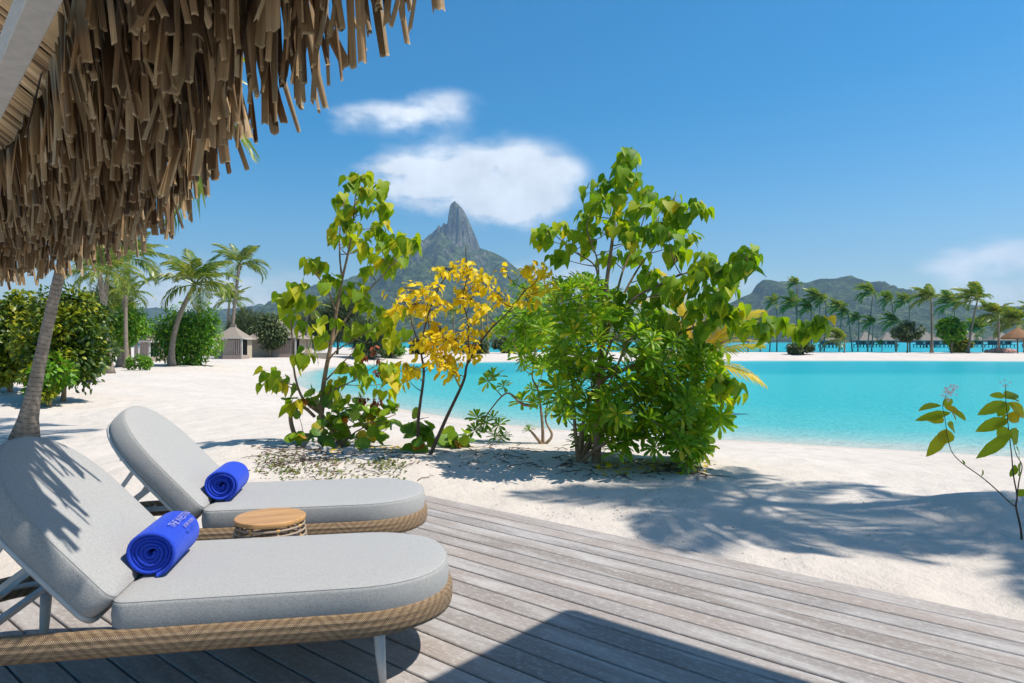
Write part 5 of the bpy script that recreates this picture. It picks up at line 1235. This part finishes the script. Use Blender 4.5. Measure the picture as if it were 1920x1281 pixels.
gbush('round_tree', 'clipped round dark tree in front of the hut', 505, 670, 64, 78, 4200, 'small', 'grey', 0.26, clumps=34, cat='tree', seed=8, trunk=0.9, trunkr=.12)
gbush('casuarina_tree', 'feathery casuarina behind the tall palms', 465, 664, 78, 90, 6500, 'needle', 'needle', 0.75, clumps=26, cat='tree', group='casuarina trees', seed=9, trunk=0.8, trunkr=.15, bark='darkstem')
gbush('casuarina_tree', 'wide dark casuarina behind the sapling', 632, 664, 100, 122, 7500, 'needle', 'needle', 0.85, clumps=34, cat='tree', group='casuarina trees', seed=10, trunk=0.8, trunkr=.16, bark='darkstem')
gbush('casuarina_tree', 'casuarina left of the wide dark one, above the hut roof end', 590, 662, 60, 95, 4500, 'needle', 'needle', 0.8, clumps=20, cat='tree', group='casuarina trees', seed=11, trunk=0.8, trunkr=.14, bark='darkstem')
gbush('casuarina_tree', 'low feathery casuarina behind the sapling\'s red leaves', 690, 672, 70, 75, 5000, 'needle', 'needle', 0.8, clumps=24, cat='tree', group='casuarina trees', seed=12, trunk=0.3, trunkr=.12, bark='darkstem')
gbush('casuarina_tree', 'pale casuarina filling the gap left of the light green shrub', 212, 676, 90, 150, 5000, 'needle', ['needle', 'olive'], 0.8, clumps=26, cat='tree', group='casuarina trees', seed=13, trunk=0.8, trunkr=.14, bark='darkstem')
for i, (u, v, w, h, lab, mt) in enumerate([(735, 671, 50, 38, 'far green shrub at the pool end, left of the yellow shrub', 'bright'), (790, 664, 60, 30, 'far shrub behind the lower yellow leaves', 'grey'), (895, 663, 70, 28, 'far shrub across the pool, right of the yellow shrub', 'grey'), (950, 662, 60, 34, 'far shrub behind the left edge of the big bush', 'grey'),
                                            (1701, 661, 58, 58, 'olive bushy tree among the far palms', 'grey'), (1500, 664, 62, 26, 'low grey-green bush on the far sand under the branch tip', 'grey'), (1784, 662, 44, 70, 'dark green pandanus-like tree among the far palms', 'bright'), (1800, 661, 30, 34, 'yellow-green shrub beside the far pandanus-like tree', 'olive')]):
    gbush('far_shrub', lab, u, v, w, h, 1800, 'oval' if i in (6, 7) else 'small', mt, 0.55 if i in (6, 7) else 0.34, clumps=18, group='shrubs across the pool', seed=20 + i, trunk=1.5 if i in (4, 6) else 0.1, trunkr=.12, cat='shrub')

# ------------------------------------------------------------------ huts on the left shore
def hut(label, cu, bv, wpx, eave_v, apex_v, terrace, seed):
    g = ground(cu, bv); s = g.y / F; w = wpx * s; ze = (bv - eave_v) * s; za = (bv - apex_v) * s
    t = empty('thatched_hut', g, 0, label, 'hut', 'thatched huts on the left shore')
    hw = w * 0.40; dp = w * 0.40
    mb = MB(); mb.box((0, dp * .9, ze * .5 - 0.02), (2 * hw, 2 * dp * .9, ze + 0.04)); mb.build('wall', MT['cream'], t)
    rows = []
    for f in (0.0, 0.12, 0.35, 0.6, 0.85, 1.0):
        ww = (w * .5) * (1 - f) + w * .05 * f + 0.04 * w * math.sin(f * 3.1) * -1; dd = (dp * 1.25) * (1 - f) + 0.05 * f; z = ze - 0.12 + (za - ze + .12) * f
        c = [(-ww, dp * .9 - dd, z), (ww, dp * .9 - dd, z), (ww, dp * .9 + dd, z), (-ww, dp * .9 + dd, z)]
        rows.append(c)
    mb = MB(); mb.quadgrid(rows, closed_u=True); mb.poly(rows[-1]); mb.poly(rows[0][::-1]); r_ = mb.build('roof', MT['hutthatch'], t)
    mb = MB(); mb.box((0, dp * .9, za + .05), (w * .14, .3, .22)); mb.build('ridge_cap', MT['hutthatch'], r_)
    x0, x1 = terrace; x0 *= s; x1 *= s
    mb = MB(); mb.box(((x0 + x1) / 2, -0.9, 0.16), (x1 - x0, 1.8, 0.3)); mb.build('terrace_deck', MT['slat'], t)
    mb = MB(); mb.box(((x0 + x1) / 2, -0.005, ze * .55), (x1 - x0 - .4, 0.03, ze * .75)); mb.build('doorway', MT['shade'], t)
    n = int((x1 - x0) / 0.17)
    for k in range(n):
        mb = MB(); mb.box((x0 + (k + .5) * (x1 - x0) / n, -1.7, 0.31 + 0.65), (0.11, 0.04, 1.3)); mb.build('slat', MT['slat'], t)
    for x in (x0 + .06, x1 - .06):
        mb = MB(); mb.box((x, -1.6, ze * .5 + .15), (0.13, 0.13, ze - .3)); mb.build('post', MT['whitewood'], t)
    mb = MB(); mb.box(((x0 + x1) / 2, -.85, ze - 0.02), (x1 - x0 + .3, 1.9, .07)); mb.build('pergola', MT['whitewood'], t)
    return t
hut('thatched hut behind the clipped round tree', 517, 669, 112, 633, 595, (6, 48), 1)
hut('thatched hut with slatted terrace right of the big round bush', 428, 672, 66, 634, 611, (6, 40), 2)
hut('thatched hut mostly hidden behind the light green shrub', 288, 676, 60, 640, 612, (-14, 14), 3)
g = ground(592, 671); mb = MB(); mb.box((0, 0, .22), (2.6, .3, .55)); o = mb.build('low_wall', MT['cream'], bevel=.03); o.location = g; tag(o, 'low cream wall at the pool end left of the sapling trunk', 'wall')
# small white boat pulled up at the far end
def hull(name, label, u, v, L, w, h, mat):
    g = ground(u, v); mb = MB(); rows = []
    for i in range(13):
        t = i / 12 * 2 - 1; b_ = (1 - abs(t) ** 2.6); sh = h * (1 + .25 * t * t)
        rows.append([(t * L / 2, y * w / 2 * (b_ + .03), z) for y, z in ((-1, sh), (-.85, sh * .45), (-.3, .02 + .1 * t * t), (.3, .02 + .1 * t * t), (.85, sh * .45), (1, sh), (.88, sh - .03), (.6, sh * .5), (-.6, sh * .5), (-.88, sh - .03))])
    mb.quadgrid(rows, closed_u=True); mb.poly(rows[0]); mb.poly(rows[-1][::-1]); t = empty(name, g, 0.15, label, 'boat')
    mb.build('hull', mat, t, True); 
    for x in (-.2, .2): m2 = MB(); m2.box((x * L, 0, h * .72), (.22, w * .8, .04)); m2.build('thwart', MT['slat'], t)
    return t
hull('small_boat', 'small white boat on the sand behind the sapling, at the pool end', 738, 668, 2.6, 1.0, .6, MT['white'])
# far right: thatched parasol and pink wall
g = ground(1908, 662); ps = empty('thatched_parasol', g, 0, 'brown thatched beach parasol at the right end of the far beach', 'parasol')
mb = MB(); mb.tube([(0, 0, -.05), (0, 0, 2.9)], .07, 8); mb.build('pole', MT['darkwood'], ps)
mb = MB(); rows = [[(r_ * math.cos(a) * (1 + .05 * math.sin(a * 9)), r_ * math.sin(a), z) for a in np.linspace(0, 2 * math.pi, 25)[:-1]] for r_, z in ((1.7, 1.75), (1.75, 1.95), (1.2, 2.45), (.6, 2.85), (.08, 3.2))]
mb.quadgrid(rows, closed_u=True); mb.build('thatch_cap', simple('brown_thatch', (0.30, 0.16, 0.085), 0.95, 14, .4, .1, .6, scale=(1, 1, 3)), ps)
def rocks(label, u0, u1, v, n, hpx, mat, seed):
    g = ground((u0 + u1) / 2, v); s = g.y / F; rr = random.Random(seed); t = empty('stone_wall', g, 0, label, 'wall')
    for k in range(n):
        bm = bmesh.new(); bmesh.ops.create_icosphere(bm, subdivisions=2, radius=0.5)
        for vv in bm.verts: vv.co *= 1 + rr.uniform(-.14, .14)
        m = bpy.data.meshes.new('stone'); bm.to_mesh(m); bm.free(); m.materials.append(mat); o = link('stone', m, t)
        row = k % 2; f = (k + .5) / n; sz = hpx * s * rr.uniform(.6, .85)
        o.scale = (sz * 1.7, sz * 1.2, sz); o.location = ((f - .5) * (u1 - u0) * s, rr.uniform(-.2, .2), sz * .32 + row * sz * .42 * math.sin(math.pi * f)); o.rotation_euler = (0, 0, rr.uniform(-.4, .4))
rocks('low pinkish stone wall on the far beach near the parasol', 1850, 1902, 661, 22, 10, MT['pink'], 3)
# overwater bungalows
def bungalow(label, cu, wpx, apex_v, D, seed):
    x = (cu - 960) / F * D; s = D / F; w = wpx * s; za = CZ + (640 - apex_v) * s; ze = CZ + (640 - 638) * s - 0.2
    t = empty('overwater_bungalow', (x, D, hgt(x, D)), 0, label, 'bungalow', 'thatched overwater bungalows'); zb = -hgt(x, D)
    hw = w / 2; ze = max(ze, 1.2)
    rows = [[(-hw * a, -hw * .8 * a, z + zb), (hw * a, -hw * .8 * a, z + zb), (hw * a, hw * .8 * a, z + zb), (-hw * a, hw * .8 * a, z + zb)] for a, z in ((1.0, ze), (1.0, ze + .25), (.55, ze + (za - ze) * .52), (.12, za))]
    mb = MB(); mb.quadgrid(rows, closed_u=True); mb.poly(rows[-1]); mb.poly(rows[0][::-1]); mb.build('roof', MT['hutthatch'], t)
    fl = 0.35
    mb = MB(); mb.box((0, 0, (ze + fl) / 2 + zb), (w * .74, w * .55, ze - fl)); mb.build('wall', MT['teal'], t)
    for xx in (-.22, .0, .22):
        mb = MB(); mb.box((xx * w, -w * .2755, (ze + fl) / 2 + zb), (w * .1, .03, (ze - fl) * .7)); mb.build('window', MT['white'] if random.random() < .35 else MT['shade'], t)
    mb = MB(); mb.box((0, -.2, fl - .12 + zb), (w * 1.0, w * .8, .2)); mb.build('platform', MT['teal'], t)
    for xx in np.linspace(-.45, .45, 6):
        for yy in (-.33, .33):
            mb = MB(); mb.tube([(xx * w, yy * w, 0.0), (xx * w, yy * w, fl - .2 + zb)], .14, 6); mb.build('stilt', MT['darkwood'], t)
for i, (cu, w, av, lab) in enumerate([(1558, 38, 621, 'leftmost thatched overwater bungalow'), (1622, 34, 622, 'second thatched overwater bungalow from the left'), (1663, 32, 623, 'third thatched overwater bungalow, left of the olive bushy tree'), (1735, 34, 622, 'overwater bungalow just right of the olive bushy tree'), (1766, 46, 621, 'wide overwater bungalow left of the pandanus-like tree'), (1822, 36, 623, 'overwater bungalow right of the pandanus-like tree'), (1874, 40, 622, 'overwater bungalow behind the pink stone wall'), (1945, 40, 622, 'rightmost overwater bungalow beyond the frame edge')]):
    bungalow(lab, cu, w, av, 235 + (i % 3) * 12, i)

# ------------------------------------------------------------------ ground litter, weeds, twigs, coral lumps
def scatter_ground(n, gen, leaf, mat, size, name, label, cat, flat=True, lift=0.004):
    pts = np.array([gen() for _ in range(n)]); z = height(pts[:, 0], pts[:, 1]); ms = []
    for (x, y), zz in zip(pts, z):
        a = random.uniform(0, 6.28)
        if flat: d = Vector((math.cos(a), math.sin(a), random.uniform(-.05, .3))); nn = Vector((random.gauss(0, .25), random.gauss(0, .25), 1))
        else: d = Vector((math.cos(a) * .7, math.sin(a) * .7, random.uniform(.3, 1.2))); nn = Vector((-d.x, -d.y, .6))
        ms.append(npm(frame((x, y, zz + lift), d, nn, *([size * random.uniform(.5, 1.3)] * 3))))
    t = TPL[leaf][0]; o = link(name, instance_mesh(name, t[0], t[1], ms, mat, True, t[2])); tag(o, label, cat, kind='stuff')
def gpx(u0, u1, v0, v1, cu=None):
    def f():
        p = pxz(random.uniform(u0, u1), random.uniform(v0, v1), -0.03); return (p.x, p.y)
    return f
def mixgen(gs): return lambda: random.choice(gs)()
scatter_ground(700, mixgen([gpx(480, 760, 838, 898), gpx(470, 640, 850, 890), gpx(760, 1000, 840, 880), gpx(1050, 1340, 868, 895), gpx(560, 700, 830, 850)]), 'small', MT['litter'], 0.05, 'leaf_litter', 'dry brown leaf litter scattered under the shrubs', 'leaf litter')
scatter_ground(420, mixgen([gpx(520, 640, 868, 900), gpx(640, 760, 872, 902), gpx(700, 760, 870, 885), gpx(480, 560, 860, 890)]), 'oval', LM['weed'], 0.045, 'weeds', 'sparse green weeds sprouting in the sand behind the rear lounger', 'weeds', False)
scatter_ground(150, mixgen([gpx(1120, 1330, 868, 890), gpx(560, 760, 840, 860)]), 'oval', LM['yellow'], 0.07, 'fallen_leaves', 'fallen yellow leaves under the big bush', 'fallen leaves')
scatter_ground(420, mixgen([gpx(900, 1700, 880, 1040), gpx(1000, 1300, 880, 960), gpx(60, 190, 740, 790)]), 'small', MT['litter'], 0.018, 'debris', 'tiny dark debris flecks on the shaded sand', 'debris')
tw = MB()
for k in range(150):
    x, y = mixgen([gpx(480, 800, 838, 900), gpx(500, 620, 855, 880), gpx(860, 1100, 835, 880), gpx(1050, 1330, 866, 892)])()
    a = random.uniform(0, 6.28); L = random.uniform(.08, .45); p = []
    for i in range(5):
        q = (x + math.cos(a) * L * i / 4 + random.gauss(0, .012), y + math.sin(a) * L * i / 4 + random.gauss(0, .012)); p.append((q[0], q[1], hgt(*q) + 0.006 + abs(random.gauss(0, .012)) * (i in (1, 2, 3))))
    tw.tube(p, [.005, .0045, .004, .003, .002], 4)
tag(tw.build('twigs', MT['darkstem']), 'dry twigs lying on the sand under the shrubs', 'twigs', kind='stuff')
for k, (u, v, sz) in enumerate([(575, 836, .07), (588, 842, .09), (612, 846, .06), (655, 850, .08), (662, 846, .05), (548, 840, .05), (630, 838, .06), (690, 848, .045)]):
    bm = bmesh.new(); bmesh.ops.create_icosphere(bm, subdivisions=2, radius=1)
    for vv in bm.verts: vv.co *= 1 + random.uniform(-.22, .22)
    m = bpy.data.meshes.new('coral_lump'); bm.to_mesh(m); bm.free(); m.materials.append(MT['coral']); o = link('coral_lump', m); g = ground(u, v)
    o.location = g + Vector((0, 0, sz * .3)); o.scale = (sz * 1.3, sz, sz * .7); o.rotation_euler = (0, 0, random.random() * 6)
    tag(o, 'grey coral lump on the sand at the sapling\'s foot, %s from the left' % ['second', 'third', 'fourth', 'sixth', 'seventh', 'first', 'fifth', 'eighth'][k], 'rock', 'grey coral lumps at the sapling\'s foot')

# ------------------------------------------------------------------ air
hz, nt, b = newmat('sea_haze'); nt.nodes.remove(b)
pv = nt.nodes.new('ShaderNodeVolumePrincipled'); pv.inputs['Color'].default_value = (0.50, 0.74, 1.0, 1); pv.inputs['Density'].default_value = 1.25e-4; pv.inputs['Anisotropy'].default_value = 0.2
nt.links.new(pv.outputs[0], nt.nodes['Material Output'].inputs['Volume'])
mb = MB(); mb.box((0, 3000, 447), (11000, 7000, 906)); o = mb.build('haze', hz); tag(o, 'thin blue sea haze over the lagoon', 'haze', kind='stuff')
